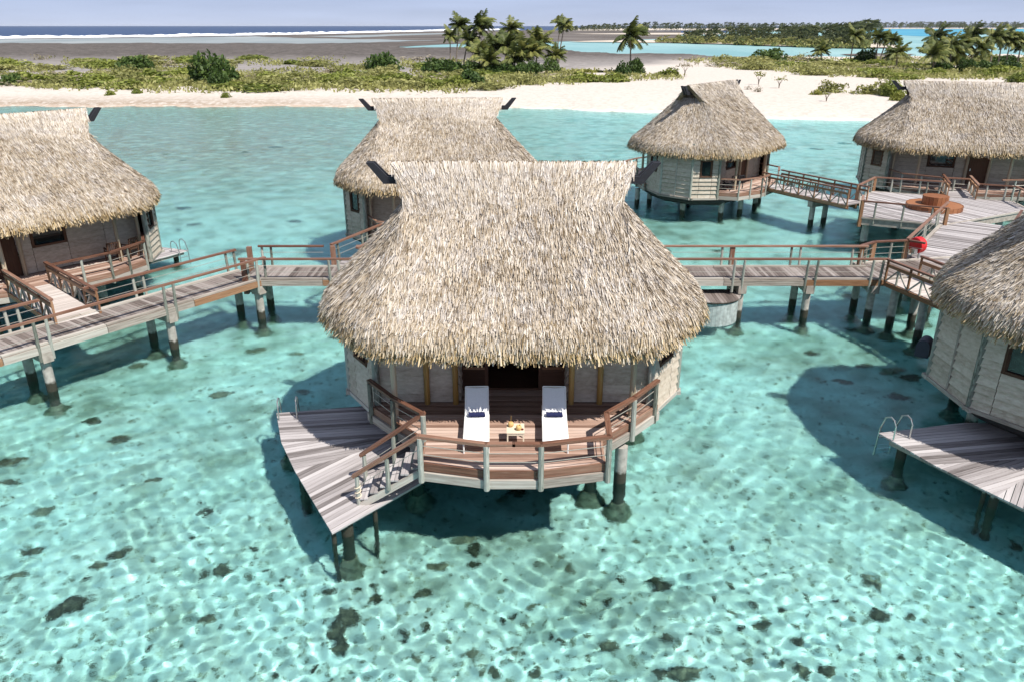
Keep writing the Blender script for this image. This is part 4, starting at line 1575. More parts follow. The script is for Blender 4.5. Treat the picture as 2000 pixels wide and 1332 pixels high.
cL, sL = math.cos(R(-130)), math.sin(R(-130))
for lx, ly, rz, lab in ((-2.9, 3.0, 20, 'brown lattice chair on the porch, next to the corner post'), (-2.05, 3.15, -8, 'brown lattice chair on the porch, nearer the window')):
    lattice_chair(-21.7 + lx * cL - ly * sL, 33.9 + lx * sL + ly * cL, R(-130 + rz), lab, M['dark_wood'], 'lattice porch chairs')
for lx, ly, rz, lab in ((2.7, 3.0, 15, 'dark chair on the porch of the open-gabled bungalow, by the wall corner'), (1.85, 3.3, -20, 'dark chair on the porch of the open-gabled bungalow, by the door')):
    lattice_chair(13.3 + lx * cL - ly * sL, 53.6 + lx * sL + ly * cL, R(-130 + rz), lab, M['horn'], 'dark porch chairs')

# round bench on the hub deck
bx, by = 24.55, 44.3
o = empty('round_bench', (bx, by, FLOOR))
tag(o, 'round red-brown stepped timber bench on the wide grey deck', 'bench')
for nm, r0, z0_, z1_, n in (('seat_ring', 1.5, 0, .26, 28), ('centre_drum', .68, .26, .74, 20)):
    pr = MB().prism([(r0 * .97 * math.cos(2 * math.pi * i / n), r0 * .97 * math.sin(2 * math.pi * i / n)) for i in range(n)], z0_, z1_).build(nm, M['rust'], o)
    for i in range(n):
        t = 2 * math.pi * (i + .5) / n
        MB().box((r0 * .985 * math.cos(t), r0 * .985 * math.sin(t), (z0_ + z1_) / 2), (.04, 2 * math.pi * r0 / n * .93, z1_ - z0_ + .02), Matrix.Rotation(t, 3, 'Z')).build('stave', M['rust'], pr)

# red fire-hose reel under a cloth cover
hx, hy = pix(1787, 505, FLOOR)
o = empty('hose_reel', (hx, hy, FLOOR), R(25))
tag(o, 'bright red covered hose reel standing on the walkway landing', 'hose reel')
mb = MB()
prof = [(-.2, .1), (-.2, .30), (-.17, .36), (0, .38), (.15, .37), (.2, .32), (.22, .1)]
n = 22
vs = [(x, q * math.cos(2 * math.pi * i / n), .62 + q * math.sin(2 * math.pi * i / n)) for x, q in prof for i in range(n)]
fs = [(k * n + i, k * n + (i + 1) % n, (k + 1) * n + (i + 1) % n, (k + 1) * n + i) for k in range(len(prof) - 1) for i in range(n)] + [tuple(range(n))[::-1], tuple(range((len(prof) - 1) * n, len(prof) * n))]
mb.add(vs, fs, vs)
mb.build('drum_cover', M['red'], o, True)
MB().tube((.2, 0, .62), (.27, 0, .62), .1, 12).build('hub', M['red'], o, True)
for s in (-1, 1):
    MB().bar((-.05, s * .2, 0), (0, s * .12, .5), .06, .06).build('stand_leg', M['steel'], o)
MB().box((-.33, -.1, .4), (.2, .25, .22)).build('valve_box', M['steel'], o)

# round locker under the straight walkway
o = empty('storage_locker', (8.45, 30.95, 0))
tag(o, 'grey round-fronted plank locker beneath the straight walkway', 'locker')
n = 22
lid = MB().prism([(1.2 * math.cos(R(180 + 180 * i / 16)), 1.2 * math.sin(R(180 + 180 * i / 16))) for i in range(17)] + [(1.2, .5), (-1.2, .5)], 1.0, 1.05).build('lid', M['dark_wood'], o)
planks([(1.24 * math.cos(R(180 + 180 * i / 16)), 1.24 * math.sin(R(180 + 180 * i / 16))) for i in range(17)] + [(1.24, .5), (-1.24, .5)], (0, 1), .14, .01, 1.055, 1.095, M['deck_brown'], lid, 'lid_plank')
for i in range(n):
    t = math.pi + math.pi * (i + .5) / n
    MB().box((1.13 * math.cos(t), 1.13 * math.sin(t), .42), (.04, .158, 1.15), Matrix.Rotation(t, 3, 'Z')).build('stave', M['grey_paint'], o)

# outdoor unit on the end wall of the shaded bungalow
ux, uy = 13.38, 22.98
o = empty('wall_unit', (ux, uy, 1.95), R(-39))
o.scale = (.85, .8, .85)
tag(o, 'dark rounded equipment box hung on the shaded bungalow wall', 'equipment box')
mb = MB()
n = 12
prof = [(-.24, -.3)] + [(-.24 * math.cos(R(180 * i / n)), .12 + .26 * math.sin(R(180 * i / n))) for i in range(n + 1)] + [(.24, -.3)]
m = len(prof)
vs = [(x, -.35, z) for x, z in prof] + [(x, .35, z) for x, z in prof]
mb.add(vs, [tuple(range(m)), tuple(range(m, 2 * m))[::-1]] + [(i, m + i, m + (i + 1) % m, (i + 1) % m) for i in range(m)], vs)
mb.build('casing', M['unit'], o)
MB().box((.2, 0, -.33), (.4, .1, .05)).build('bracket', M['steel'], o)

# moored boat behind the large bungalow
bx, by = 41.5, 57.5
o = empty('motor_boat', (bx, by, 0), R(185))
tag(o, 'white motor boat moored behind the large bungalow', 'boat')
mb = MB()
sec = [(-4, 1.1, .75, .9), (-2, 1.25, .85, .95), (0, 1.25, .8, 1.0), (2, 1.0, .6, 1.15), (3.4, .55, .25, 1.3), (4.2, .06, .03, 1.42)]
vs, fs = [], []
for x, w, wb, h in sec:
    vs += [(x, -w, h), (x, -wb, -.25), (x, 0, -.4), (x, wb, -.25), (x, w, h), (x, w * .86, h), (x, 0, h - .05), (x, -w * .86, h)]
for k in range(len(sec) - 1):
    for i in range(8):
        fs.append((k * 8 + i, k * 8 + (i + 1) % 8, (k + 1) * 8 + (i + 1) % 8, (k + 1) * 8 + i))
fs += [tuple(range(8)), tuple(range(40, 48))[::-1]]
mb.add(vs, fs, vs)
hb = mb.build('hull', M['hull'], o, True)
MB().box((-.3, 0, 1.3), (1.6, 1.3, .75)).build('console', M['hull'], o)
MB().box((.45, 0, 1.85), (.05, 1.2, .45), Matrix.Rotation(R(-25), 3, 'Y')).build('windscreen', M['glass'], o)
MB().box((-4.15, 0, .9), (.4, .35, 1.1)).build('outboard_motor', M['horn'], o)


# ------------------------------------------------------------------ coral on the lagoon bed
def rock_mesh(seed):
    """a knobbly coral head: lumps grown into one another"""
    import bmesh
    r = random.Random(seed)
    bm = bmesh.new()
    lumps = [(0, 0, .62)] + [(r.uniform(.3, .8) * math.cos(a), r.uniform(.3, .8) * math.sin(a), r.uniform(.18, .42)) for a in [r.uniform(0, 6.28) for _ in range(9)]]
    for lx, ly, lr in lumps:
        res = bmesh.ops.create_icosphere(bm, subdivisions=3 if lr > .5 else 2, radius=1)
        ph = [(r.uniform(1.5, 6.5), r.uniform(0, 6), Vector((r.gauss(0, 1), r.gauss(0, 1), r.gauss(0, 1))).normalized()) for _ in range(16)]
        for v in res['verts']:
            d = v.co.normalized()
            q = lr * (1 + sum(.42 / k * math.sin(k * 2.2 * d.dot(a) + p) for k, p, a in ph))
            v.co = Vector((lx + d.x * q, ly + d.y * q, d.z * q * .7 if d.z > 0 else d.z * .15))
    me = bpy.data.meshes.new('coral_rock')
    bm.to_mesh(me)
    bm.free()
    me.materials.append(M['rock'])
    me.shade_smooth()
    return me


ROCKS = [rock_mesh(k) for k in range(8)]


def rock(u, v, w, h=None, rot=None, lab='dark coral rock lying on the pale lagoon bed under clear water', grp='coral rocks on the lagoon bed'):
    x, y = pix_bed(u, v, 1.95)
    place_rock(x, y, w, h, rot, lab, grp)


def place_rock(x, y, w, h=None, rot=None, lab='dark coral rock lying on the pale lagoon bed under clear water', grp='coral rocks on the lagoon bed'):
    z = float(ground_z(np.array([x]), np.array([y]))[0])
    o = link('coral_rock', rnd.choice(ROCKS))
    h = h if h is not None else w * rnd.uniform(.5, .9)
    o.location = (x, y, z + .02)
    o.rotation_euler = (rnd.uniform(-.2, .2), rnd.uniform(-.2, .2), rot if rot is not None else rnd.uniform(0, 6.28))
    o.scale = (w / 2, h / 2, min(w, h) * rnd.uniform(.35, .6))
    o.cycles.is_caustics_receiver = True
    if lab.startswith('dark coral'):
        q = 'pebble-sized dark coral lump' if w < .16 else 'small dark coral rock' if w < .3 else 'long dark coral rock' if h < w * .62 else 'large rounded coral rock' if w > .5 else 'middling coral rock'
        lab = q + (' on the shallow bed beyond the walkways' if y > 33 else ' on the pale bed in open clear water' if y < 16.5 else ' on the bed between the bungalows')
        grp = lab + ', rocks'
    tag(o, lab, 'rock', grp)
    return o


# (u, v, length, breadth, turn) of the heads that stand out
for u, v, w, h, a in ((235, 1082, .62, .34, .5), (195, 1105, .5, .35, .6), (145, 1180, .7, .5, .4), (110, 1195, .5, .4, 1), (433, 1110, .55, .5, 0), (405, 998, .55, .45, .2), (405, 1205, .45, .32, .4),
                      (682, 1205, .6, .75, .4), (660, 1235, .45, .6, .3), (665, 1262, .4, .5, .1), (828, 1157, .5, .36, 0), (855, 1105, .55, .45, .3), (925, 1072, .45, .55, .4), (912, 1052, .7, .35, .1), (925, 1100, .35, .4, 0),
                      (1010, 958, .7, .4, .2), (980, 970, .5, .3, .3), (1485, 1220, .55, .32, .5), (1705, 1135, .5, .55, .2), (1720, 1200, .55, .4, 0), (1190, 1255, .4, .55, 1), (1185, 1170, .2, .32, 0), (1305, 1250, .3, .25, 0),
                      (1557, 1252, .3, .28, 0), (1340, 1312, .9, .5, .1), (1290, 1310, .4, .3, 0), (1568, 1310, .35, .5, 0), (1612, 1308, .4, .4, 0), (968, 1308, .3, .3, 0), (1045, 1310, .3, .4, 0), (922, 1275, .35, .3, 0), (1290, 1140, .6, .5, .4),
                      (1730, 722, 1.6, .75, -.1), (1775, 735, 1.0, .6, 0), (1690, 712, .9, .5, 0), (1648, 745, .9, .5, -.2), (1755, 775, .8, .4, -.4), (1660, 645, .9, .4, 0), (235, 857, .8, .5, .3), (80, 995, .7, .4, .3), (62, 1072, .55, .4, .6), (35, 1120, .5, .3, .6),
                      (310, 700, 1.0, .45, .4), (270, 715, .8, .4, .4), (500, 683, .9, .5, .2), (430, 770, .9, .5, .2), (580, 690, .7, .4, .1), (660, 660, .7, .5, 0), (590, 765, .6, .4, .1), (185, 820, .8, .5, .3), (640, 1155, .4, .3, 0), (735, 1170, .4, .35, 0),
                      (1585, 690, .8, .4, 0), (1500, 590, .8, .35, 0), (1560, 575, .7, .35, 0), (1665, 580, 1.2, .6, 0), (1985, 1065, .35, .6, 0), (1240, 945, .12, .1, 0), (560, 850, .6, .4, .2), (300, 940, .5, .35, .3), (20, 900, .9, .5, .2), (20, 940, .6, .4, 0)):
    rock(u, v, w, h, a)
for k in range(190):
    u, v = rnd.uniform(0, 2000), 860 + 472 * rnd.random() ** .6
    if 560 < u < 1100 and v < 1080: continue
    if u > 1500 and v < 1150: continue
    if rnd.random() < .4 and u < 700: continue
    rock(u, v, rnd.uniform(.09, .26))
for k in range(70):
    u, v = rnd.uniform(0, 2000), rnd.uniform(240, 640)
    x, y = pix_bed(u, v, 1.9)
    if y > shore_y(np.array([x]))[0] - 12: continue
    place_rock(x, y, rnd.uniform(.35, 1.1) * (1 + y / 80))


# loose rubble over the bed: far too much to count
def rubble():
    n = 5200
    u = rng.random(n) * 2300 - 150
    v = 430 + rng.random(n) ** .8 * 960
    V, F = [], []
    for a, b in zip(u, v):
        x, y = pix_bed(a, b, 2.0)
        z = float(ground_z(np.array([x]), np.array([y]))[0])
        r = rnd.uniform(.025, .085) * (1 + max(0, y - 16) / 30)
        i = len(V)
        V += [(x - r * rnd.uniform(.6, 1), y, z), (x, y - r, z), (x + r, y + .2 * r, z), (x, y + r * rnd.uniform(.6, 1), z), (x + .2 * r, y, z + r * rnd.uniform(.5, 1))]
        F += [(i, i + 1, i + 4), (i + 1, i + 2, i + 4), (i + 2, i + 3, i + 4), (i + 3, i, i + 4)]
    me = bpy.data.meshes.new('coral_rubble')
    me.from_pydata(V, [], F)
    me.materials.append(plain('rubble', (.26, .24, .17), 1, .05, 0, .7, 2.5))
    o = tag(link('coral_rubble', me), 'loose bits of broken coral strewn over the lagoon bed', 'rubble', kind='stuff')
    o.cycles.is_caustics_receiver = True


rubble()


# ------------------------------------------------------------------ plants
def leaf_cloud(n, r, size, dark=.0, flat=.75, seed=0, lump=.25, up=.35):
    """n leaf-sized quads through an uneven crown; returns verts, faces, shade"""
    g = np.random.default_rng(seed)
    d = g.normal(size=(n, 3))
    d /= np.linalg.norm(d, axis=1)[:, None]
    d[:, 2] = np.abs(d[:, 2]) * 1.15 - .12
    ph = g.normal(size=(7, 3)) * 2.6
    q = 1 + lump * sum(np.sin(d @ ph[k] + k) for k in range(7)) / 1.8
    rr = (g.random(n) ** .35) * q
    c = d * rr[:, None] * np.array(r)
    a = g.normal(size=(n, 3))
    a[:, 2] += up
    a /= np.linalg.norm(a, axis=1)[:, None]
    b = np.cross(a, g.normal(size=(n, 3)))
    b /= np.linalg.norm(b, axis=1)[:, None]
    s = (size * g.uniform(.6, 1.4, n))[:, None]
    v = np.stack([c - a * s - b * s * .1, c + b * s * .5, c + a * s, c - b * s * .5], 1)
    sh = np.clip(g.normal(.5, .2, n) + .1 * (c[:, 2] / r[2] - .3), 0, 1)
    return v.reshape(-1, 3), np.arange(n * 4).reshape(-1, 4), sh


SHRUB = {}
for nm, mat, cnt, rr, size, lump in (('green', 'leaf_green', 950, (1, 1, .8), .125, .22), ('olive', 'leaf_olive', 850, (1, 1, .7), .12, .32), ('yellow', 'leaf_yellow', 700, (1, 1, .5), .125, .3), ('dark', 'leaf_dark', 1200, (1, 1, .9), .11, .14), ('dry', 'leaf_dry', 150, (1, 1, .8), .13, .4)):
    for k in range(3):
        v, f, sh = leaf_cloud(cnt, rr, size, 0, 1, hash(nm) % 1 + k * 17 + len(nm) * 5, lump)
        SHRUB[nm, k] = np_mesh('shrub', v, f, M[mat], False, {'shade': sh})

SH_WORD = {'green': 'mid green leafy', 'olive': 'olive green twiggy', 'yellow': 'low yellow-green', 'dark': 'dark green rounded', 'dry': 'bare grey dry'}


def shrub(x, y, w, h, kind):
    o = link('shrub', SHRUB[kind, rnd.randrange(3)])
    z = float(ground_z(np.array([x]), np.array([y]))[0])
    o.location = (x, y, z - .05)
    o.rotation_euler = (0, 0, rnd.uniform(0, 6.28))
    o.scale = (w / 2, w / 2 * rnd.uniform(.8, 1.1), h)
    size = 'tall' if h > 1.6 else 'wide' if w > 8.5 else 'small' if w < 5.2 else 'middling'
    u = 1000 + 1500 * x / (y * .925 + 4)
    back = y - shore_y(np.array([x]))[0]
    where = 'across the open sand by the grove' if u > 1325 else ('at the beach edge' if back < 42 else 'by the grey rubble' if back > 95 else 'deep in the scrub')
    side = 'near the palm clump ' if 830 < u < 1325 else 'toward the reef ' if u < 420 else ''
    lab = f'{size} {SH_WORD[kind]} shrub {side}{where}'
    tag(o, lab, 'shrub', lab + 's')


def in_belt(u, v):
    """where scrub grows, in photo pixels of its foot"""
    if u < 1325:
        edge = np.interp(u, [-200, 0, 40, 120, 400, 520, 700, 900, 1150, 1325], [160, 150, 170, 173, 178, 178, 176, 178, 162, 158])
        back = np.interp(u, [-200, 600, 900, 1000, 1200, 1325], [118, 116, 118, 135, 142, 152])
        return back < v < edge
    edge = np.interp(u, [1325, 1420, 1550, 1640, 1750, 1900, 2200], [122, 133, 146, 152, 158, 157, 160])
    back = np.interp(u, [1325, 1420, 1600, 2200], [118, 118, 118, 115])
    return back < v < edge


cnt = 0
while cnt < 235:
    u = rnd.uniform(-120, 2120)
    v = rnd.uniform(115, 180)
    if not in_belt(u, v): continue
    if u < 1300 and v < 150 and rnd.random() < .62: continue
    x, y = pix(u, v, 1.4)
    kind = rnd.choices(['green', 'olive', 'yellow', 'dry'], [4.2, 4.2, 1.6 if v < 150 else .8, .8])[0]
    w = rnd.uniform(4.5, 9.5) if v > 140 else rnd.uniform(6, 14)
    shrub(x, y, w, rnd.uniform(.9, 2.0) * (.7 if kind == 'yellow' else 1) * (1 if v > 140 else 1.1), kind)
    cnt += 1
for u, v, w, h in ((265, 138, 9, 4.4), (415, 164, 11, 5.2), (752, 138, 9, 4.8), (862, 146, 9, 4.4), (1237, 146, 5, 4.2), (1215, 150, 4, 2.8), (1505, 120, 9.5, 4.3), (1690, 128, 7.5, 4.2), (430, 170, 6, 2.5), (915, 168, 7, 3.4), (30, 166, 6, 2.4), (1850, 128, 9, 3.4), (1960, 126, 9, 3)):
    x, y = pix(u, v, 1.4)
    shrub(x, y, w, h, 'dark')
for u, v, w, h in ((895, 142, 5, 3), (925, 144, 6, 3.4), (955, 146, 6, 3), (985, 147, 6, 3.2), (1015, 148, 6, 3), (1045, 148, 6, 3.4), (1075, 147, 5, 3.2), (1840, 142, 6, 3), (1885, 143, 6, 3), (1925, 142, 6, 3), (1975, 141, 6, 3)):
    x, y = pix(u, v, 1.4)
    shrub(x, y, w, h, 'dark')
for u, v, w, h, kd in ((1620, 182, 4.5, 2.0, 'olive'), (1595, 186, 2.2, 1.2, 'yellow'), (1700, 186, 5, 2.2, 'olive'), (1740, 190, 4.5, 2.4, 'green'), (1755, 196, 3, 1.6, 'yellow'), (1480, 180, 2.0, 1.2, 'dry'), (1460, 176, 1.2, .9, 'dry'), (1990, 165, 5, 2, 'green'), (490, 160, 3, 2, 'dry'), (330, 130, 4, 2, 'dry'), (80, 118, 5, 2.2, 'dry'), (440, 184, 1.5, .9, 'green'), (215, 181, 1.6, .9, 'green'), (268, 179, 1.8, .9, 'green')):
    x, y = pix(u, v, 1.4)
    shrub(x, y, w, h, kd)


def scrub_cover():
    """low ground cover knitting the belt together"""
    V, SHs = [], []
    tries = 0
    pts = []
    while len(pts) < 4500:
        u, v = rnd.uniform(-150, 2150), rnd.uniform(112, 181)
        if in_belt(u, v + rnd.uniform(-3, 3)) and not (v < 152 and u < 1300 and math.sin(u * .021 + v * .3) + math.sin(u * .05 - v * .17) + rnd.uniform(-.6, .6) > -.35): pts.append(pix(u, v, 1.4))
    pts = np.array(pts)
    z = ground_z(pts[:, 0], pts[:, 1])
    g = np.random.default_rng(5)
    for (x, y), zz in zip(pts, z):
        n = 7
        c = np.stack([x + g.normal(0, .7, n), y + g.normal(0, .7, n), zz + g.random(n) * .8], 1)
        a = g.normal(size=(n, 3))
        a[:, 2] = np.abs(a[:, 2]) + .4
        a /= np.linalg.norm(a, axis=1)[:, None]
        b = np.cross(a, g.normal(size=(n, 3)))
        b /= np.linalg.norm(b, axis=1)[:, None]
        s = g.uniform(.22, .5, n)[:, None]
        V.append(np.stack([c - a * s, c + b * s * .5, c + a * s, c - b * s * .5], 1).reshape(-1, 3))
        SHs.append(np.clip(g.normal(.35 + .4 * g.random(), .15, n), 0, 1))
    V = np.concatenate(V)
    me = np_mesh('scrub', V, np.arange(len(V)).reshape(-1, 4), M['leaf_olive'], False, {'shade': np.concatenate(SHs)})
    tag(link('scrub', me), 'low olive scrub knitting the shrubs together behind the beach', 'scrub', kind='stuff')


scrub_cover()


def palm_crown(seed, fronds=22, L=3.6, leaflets=20, wind=.9, young=False):
    g = random.Random(seed)
    v, f, sh = [], [], []
    for k in range(fronds):
        az = 2 * math.pi * (k + g.random()) / fronds
        el = g.uniform(-.35, 1.25) if not young else g.uniform(.1, 1.3)
        d = Vector((math.cos(az) * math.cos(el), math.sin(az) * math.cos(el), math.sin(el)))
        d = (d + Vector((wind * .35, .1, 0))).normalized()
        ln = L * g.uniform(.75, 1.1)
        pts = [Vector((0, 0, 0))]
        n = leaflets
        for i in range(n):
            pts.append(pts[-1] + d * (ln / n))
            d = (d + Vector((wind * .055, .01, -.075 - .03 * g.random()))).normalized()
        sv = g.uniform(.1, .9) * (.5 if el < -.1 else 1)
        for i in range(1, n):
            p, t = pts[i], (pts[i + 1] - pts[i]).normalized()
            side = t.cross(Vector((0, 0, 1)))
            if side.length < .05: side = Vector((0, 1, 0))
            side.normalize()
            ll = 1.05 * math.sin(math.pi * (.12 + .8 * i / n)) * g.uniform(.8, 1.1)
            for sg in (-1, 1):
                e = (side * sg * .75 + t * .55 + Vector((wind * .38, 0, -.45 - .25 * g.random()))).normalized() * ll
                b = t * .15
                j = len(v)
                v += [p - b, p + b, p + e + b * .5, p + e - b * .3]
                f.append((j, j + 1, j + 2, j + 3))
                sh.append(min(1, max(0, sv + g.gauss(0, .14))))
    return np_mesh('crown', [tuple(p) for p in v], f, M['palm_leaf'], False, {'shade': sh})


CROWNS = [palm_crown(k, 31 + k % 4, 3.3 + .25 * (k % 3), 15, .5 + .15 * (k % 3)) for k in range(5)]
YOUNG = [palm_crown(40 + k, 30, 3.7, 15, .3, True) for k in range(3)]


def palm(ub, vb, uc, vc, label, group, young=False, scale=1.0, crown=None):
    x, y = pix(ub, vb, 1.3)
    cx, cy, cz = pix_at(uc, vc, y)
    root = empty('coconut_palm', (x, y, 1.2))
    tag(root, label, 'palm tree', group)
    top = Vector((cx - x, 0, cz - 1.2))
    pts, rad = [], []
    for k in range(9):
        t = k / 8
        pts.append((top.x * t ** 1.5, rnd.uniform(-.05, .05), top.z * t))
        rad.append(.24 * (1 - .55 * t) + (.12 if k == 0 else 0))
    MB().path(pts, rad, 7).build('trunk', M['trunk'], root, True)
    c = link('crown', crown or rnd.choice(YOUNG if young else CROWNS), root, tuple(top), (0, 0, rnd.uniform(-.5, .5)))
    c.scale = (scale,) * 3
    return root


ORD = ['first', 'second', 'third', 'fourth', 'fifth', 'sixth', 'seventh', 'eighth', 'ninth', 'tenth', 'eleventh', 'twelfth']
GRP = 'tall coconut palms in the clump behind the beach'
for i, a in enumerate(((880, 128, 879, 70, .95), (891, 134, 897, 50, 1.1), (921, 138, 934, 52, 1.2), (925, 136, 945, 44, 1.0), (997, 134, 999, 58, 1.1), (905, 138, 915, 78, 1.0))):
    palm(a[0], a[1], a[2], a[3], ['tall palm at the bushy end of the clump, crown lowest of the three there', 'tall slim palm, second at the bushy end of the clump', 'tall thick-crowned palm in the middle of the high group of the clump', 'tallest palm of the clump, crown highest above the skyline', 'tall palm apart from the high group, above the short bushy palms', 'palm with a browner crown hanging among the tall group'][i], GRP, False, a[4])
for i, a in enumerate(sorted(((962, 143, 966, 96, 1.3), (985, 145, 990, 92, 1.3), (1012, 146, 1020, 103, 1.35), (1046, 143, 1052, 86, 1.3), (1040, 146, 1038, 105, 1.2), (1078, 143, 1084, 112, 1.0), (935, 144, 938, 108, 1.25), (1005, 147, 1006, 118, 1.2), (958, 147, 955, 122, 1.1)))):
    palm(a[0], a[1], a[2], a[3], f'short bushy palm, {ORD[i]} from the tall group toward the twin slender palms', 'shorter palms in the clump', True, a[4])
palm(1087, 122, 1095, 47, 'slender palm on a thin trunk beside the clump, nearer it of the twin pair', 'twin slender palms', False, 1.05)
palm(1091, 126, 1103, 50, 'slender palm on a thin trunk, farther from the clump of the twin pair', 'twin slender palms', False, 1.0)
palm(1231, 146, 1231, 72, 'solitary palm rising out of a dark bush at the edge of the open sand', None, False, 1.45)
palm(1604, 126, 1603, 102, 'small round-headed palm standing alone in the low scrub', None, True, 1.0)
for i, a in enumerate(((1659, 128, 1669, 70, 1.05), (1708, 130, 1716, 72, 1.0), (1716, 130, 1733, 76, .9), (1722, 132, 1745, 78, .75))):
    palm(*a[:4], ['slim leaning palm standing before the dark round bush', 'tallest slim palm beyond the dark round bush', 'slim palm leaning beside the tallest one by the bush', 'thin small-crowned palm leaning farthest from the dark bush'][i], 'slim leaning palms by the sandbar', False, a[4])
palm(1750, 138, 1752, 106, 'low spreading palm in front of the slim leaning palms', None, True, 1.15)
for i, a in enumerate(sorted(((1826, 138, 1826, 74, 1.25), (1838, 134, 1844, 80, 1.1), (1868, 140, 1872, 104, 1.2), (1878, 138, 1886, 84, 1.2), (1896, 136, 1898, 70, 1.2), (1933, 136, 1938, 74, 1.2), (1948, 134, 1958, 72, 1.2), (1962, 134, 1975, 78, 1.2), (1985, 134, 1995, 84, 1.1), (1915, 140, 1918, 96, 1.1), (2010, 134, 2018, 80, 1.2), (1853, 142, 1858, 90, 1.1)))):
    palm(*a[:4], f'{ORD[i]} palm of the dense grove, counted from the low spreading palm', 'palms in the grove across the sand', False, a[4])
palm(1822, 144, 1822, 110, 'young low palm at the front of the dense grove across the open sand', None, True, 1.3)


def sapling(u, v, h, label):
    """small windblown tree with a flat thin crown on the open sand"""
    x, y = pix(u, v, 1.4)
    root = empty('sand_tree', (x, y, float(ground_z(np.array([x]), np.array([y]))[0])))
    tag(root, label, 'small tree', 'small trees on the open sand')
    mb = MB()
    for k in range(4):
        a = k * 1.7
        mb.path([(0, 0, 0), (.1 * math.cos(a), .1 * math.sin(a), h * .4), (.35 * h * math.cos(a), .3 * h * math.sin(a), h * .82)], [.07, .05, .02], 5)
    mb.build('trunk', M['trunk'], root, True)
    v_, f_, s_ = leaf_cloud(110, (.55 * h, .5 * h, .28 * h), .14 * h / 2, 0, 1, int(u), .4)
    c = link('crown', np_mesh('crown', v_, f_, M['leaf_dry'] if u < 1400 else M['leaf_yellow'], False, {'shade': s_}), root, (0, 0, h * .72))


sapling(1337, 152, 3.0, 'bare pale twiggy tree on the open sand beside the scrub')
sapling(1481, 168, 2.2, 'small yellowish tree with a flat crown on the open sand, with dry grass below')
sapling(1521, 174, 1.9, 'small round-topped yellowish tree alone on the open sand')
sapling(1614, 196, 1.4, 'tiny bright yellow-green tree at the foot of the olive shrub')


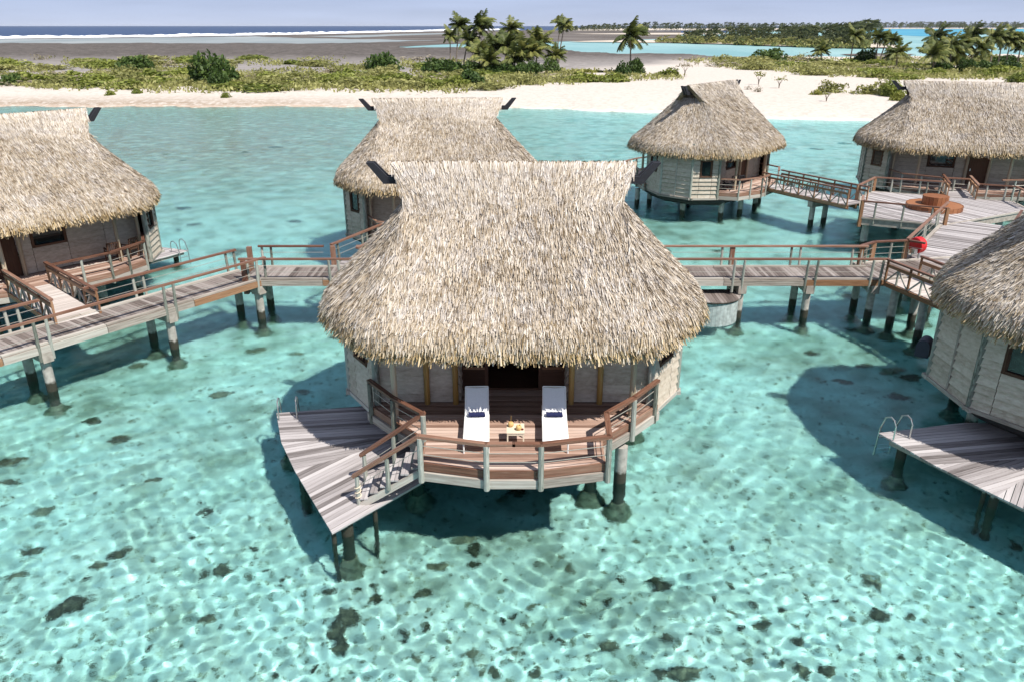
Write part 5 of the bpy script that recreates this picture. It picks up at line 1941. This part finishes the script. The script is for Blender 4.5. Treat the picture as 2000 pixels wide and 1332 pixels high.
def far_wood(name, label, u0, u1, base, depth, n, h0, h1, profile=None, bush=True, mats='leaf_far', seed=1, thick=(.35, .75)):
    """a distant wood that reads as one mass: palm heads and round crowns"""
    g = random.Random(seed)
    V, F, SH = [], [], []
    for k in range(n):
        u = g.uniform(u0, u1)
        b0 = np.interp(u, [p[0] for p in base], [p[1] for p in base])
        x, y = pix(u, b0 - g.random() ** 1.4 * depth, 1)
        s = 1.0 if profile is None else np.interp(u, [p[0] for p in profile], [p[1] for p in profile])
        h = g.uniform(h0, h1) * s
        sc = max(1, y / 900)
        if g.random() < .55:
            for q in range(13):
                a = 2 * math.pi * (q + g.random()) / 13
                el = g.uniform(-.5, .9)
                ln = g.uniform(2.2, 3.6) * sc ** .4
                d = Vector((math.cos(a) * math.cos(el) + .35, math.sin(a) * math.cos(el), math.sin(el)))
                p = Vector((x, y, h))
                e = p + d * ln + Vector((.3, 0, -.6))
                i = len(V)
                w = .42 * sc ** .5
                V += [p + Vector((0, 0, -w)), p + Vector((0, 0, w)), e + Vector((0, 0, -w)), e + Vector((0, 0, w * .4))]
                F.append((i, i + 2, i + 3, i + 1))
                SH.append(g.random())
            i = len(V)
            w = .22 * sc ** .5
            V += [(x - w, y, .3), (x + w, y, .3), (x + w * .6, y, h), (x - w * .6, y, h)]
            F.append((i, i + 1, i + 2, i + 3))
            SH.append(.2)
        if bush:
            r = g.uniform(1.8, 4.2) * sc ** .5
            hh = h * g.uniform(*thick)
            for q in range(34):
                d = Vector((g.gauss(0, 1), g.gauss(0, 1), abs(g.gauss(0, 1)) - .3)).normalized()
                c = Vector((x, y, hh * .5)) + Vector((d.x * r, d.y * r, d.z * hh * .55))
                a = Vector((g.gauss(0, 1), g.gauss(0, 1), g.gauss(0, 1))).normalized() * (.75 * sc ** .5)
                b = a.cross(Vector((g.gauss(0, 1), g.gauss(0, 1), 1))).normalized() * (.6 * sc ** .5)
                i = len(V)
                V += [c - a, c - b, c + a, c + b]
                F.append((i, i + 1, i + 2, i + 3))
                SH.append(g.random())
    me = np_mesh(name, [tuple(p) for p in V], F, M[mats], False, {'shade': SH})
    return tag(link(name, me), label, 'wood', kind='stuff')


far_wood('palm_wood', 'dark palm wood on the sand spit across the inner lagoon', 1335, 1700, [(1335, 82), (1500, 86), (1640, 91), (1700, 90)], 9, 330, 7, 12.5, [(1335, .55), (1400, .8), (1620, .9), (1690, 1.25)], seed=2)
far_wood('palm_wood', 'low pale scrub along the foot of the sand spit wood', 1280, 1690, [(1280, 81), (1400, 84.5), (1550, 89), (1640, 91.5), (1690, 92)], 4, 190, 2.2, 4.5, None, True, 'leaf_olive', 3)
far_wood('palm_wood', 'long hazy palm wood on the farther islet behind the reef flat', 1115, 1720, [(1115, 60.8), (1720, 60.2)], 1.2, 420, 11, 17, [(1115, .5), (1180, .9), (1250, 1.1), (1720, 1.0)], seed=4, thick=(.7, 1.05))
far_wood('palm_wood', 'thin dark wood line on the islet along the horizon', 1650, 2300, [(1650, 56.2), (2300, 56.4)], .6, 700, 15, 26, None, seed=5, thick=(.75, 1.05))
sheet('far_islet_ground', [(1640, 57.2), (2400, 57.4), (2400, 55), (1640, 55)], .4, M['spit'])


# ------------------------------------------------------------------ the air
hm = bpy.data.materials.new('sea_air')
hm.use_nodes = True
hm.node_tree.nodes.clear()
ho = hm.node_tree.nodes.new('ShaderNodeOutputMaterial')
hv = hm.node_tree.nodes.new('ShaderNodeVolumePrincipled')
hv.inputs['Color'].default_value = (.86, .92, 1.0, 1)
hv.inputs['Density'].default_value = 0.000015
hm.node_tree.links.new(hv.outputs[0], ho.inputs['Volume'])
haze = MB().box((0, 10900, 13), (40400, 22400, 34)).build('haze', hm)
tag(haze, 'thin pale sea haze filling the air to the horizon', 'haze', kind='stuff')
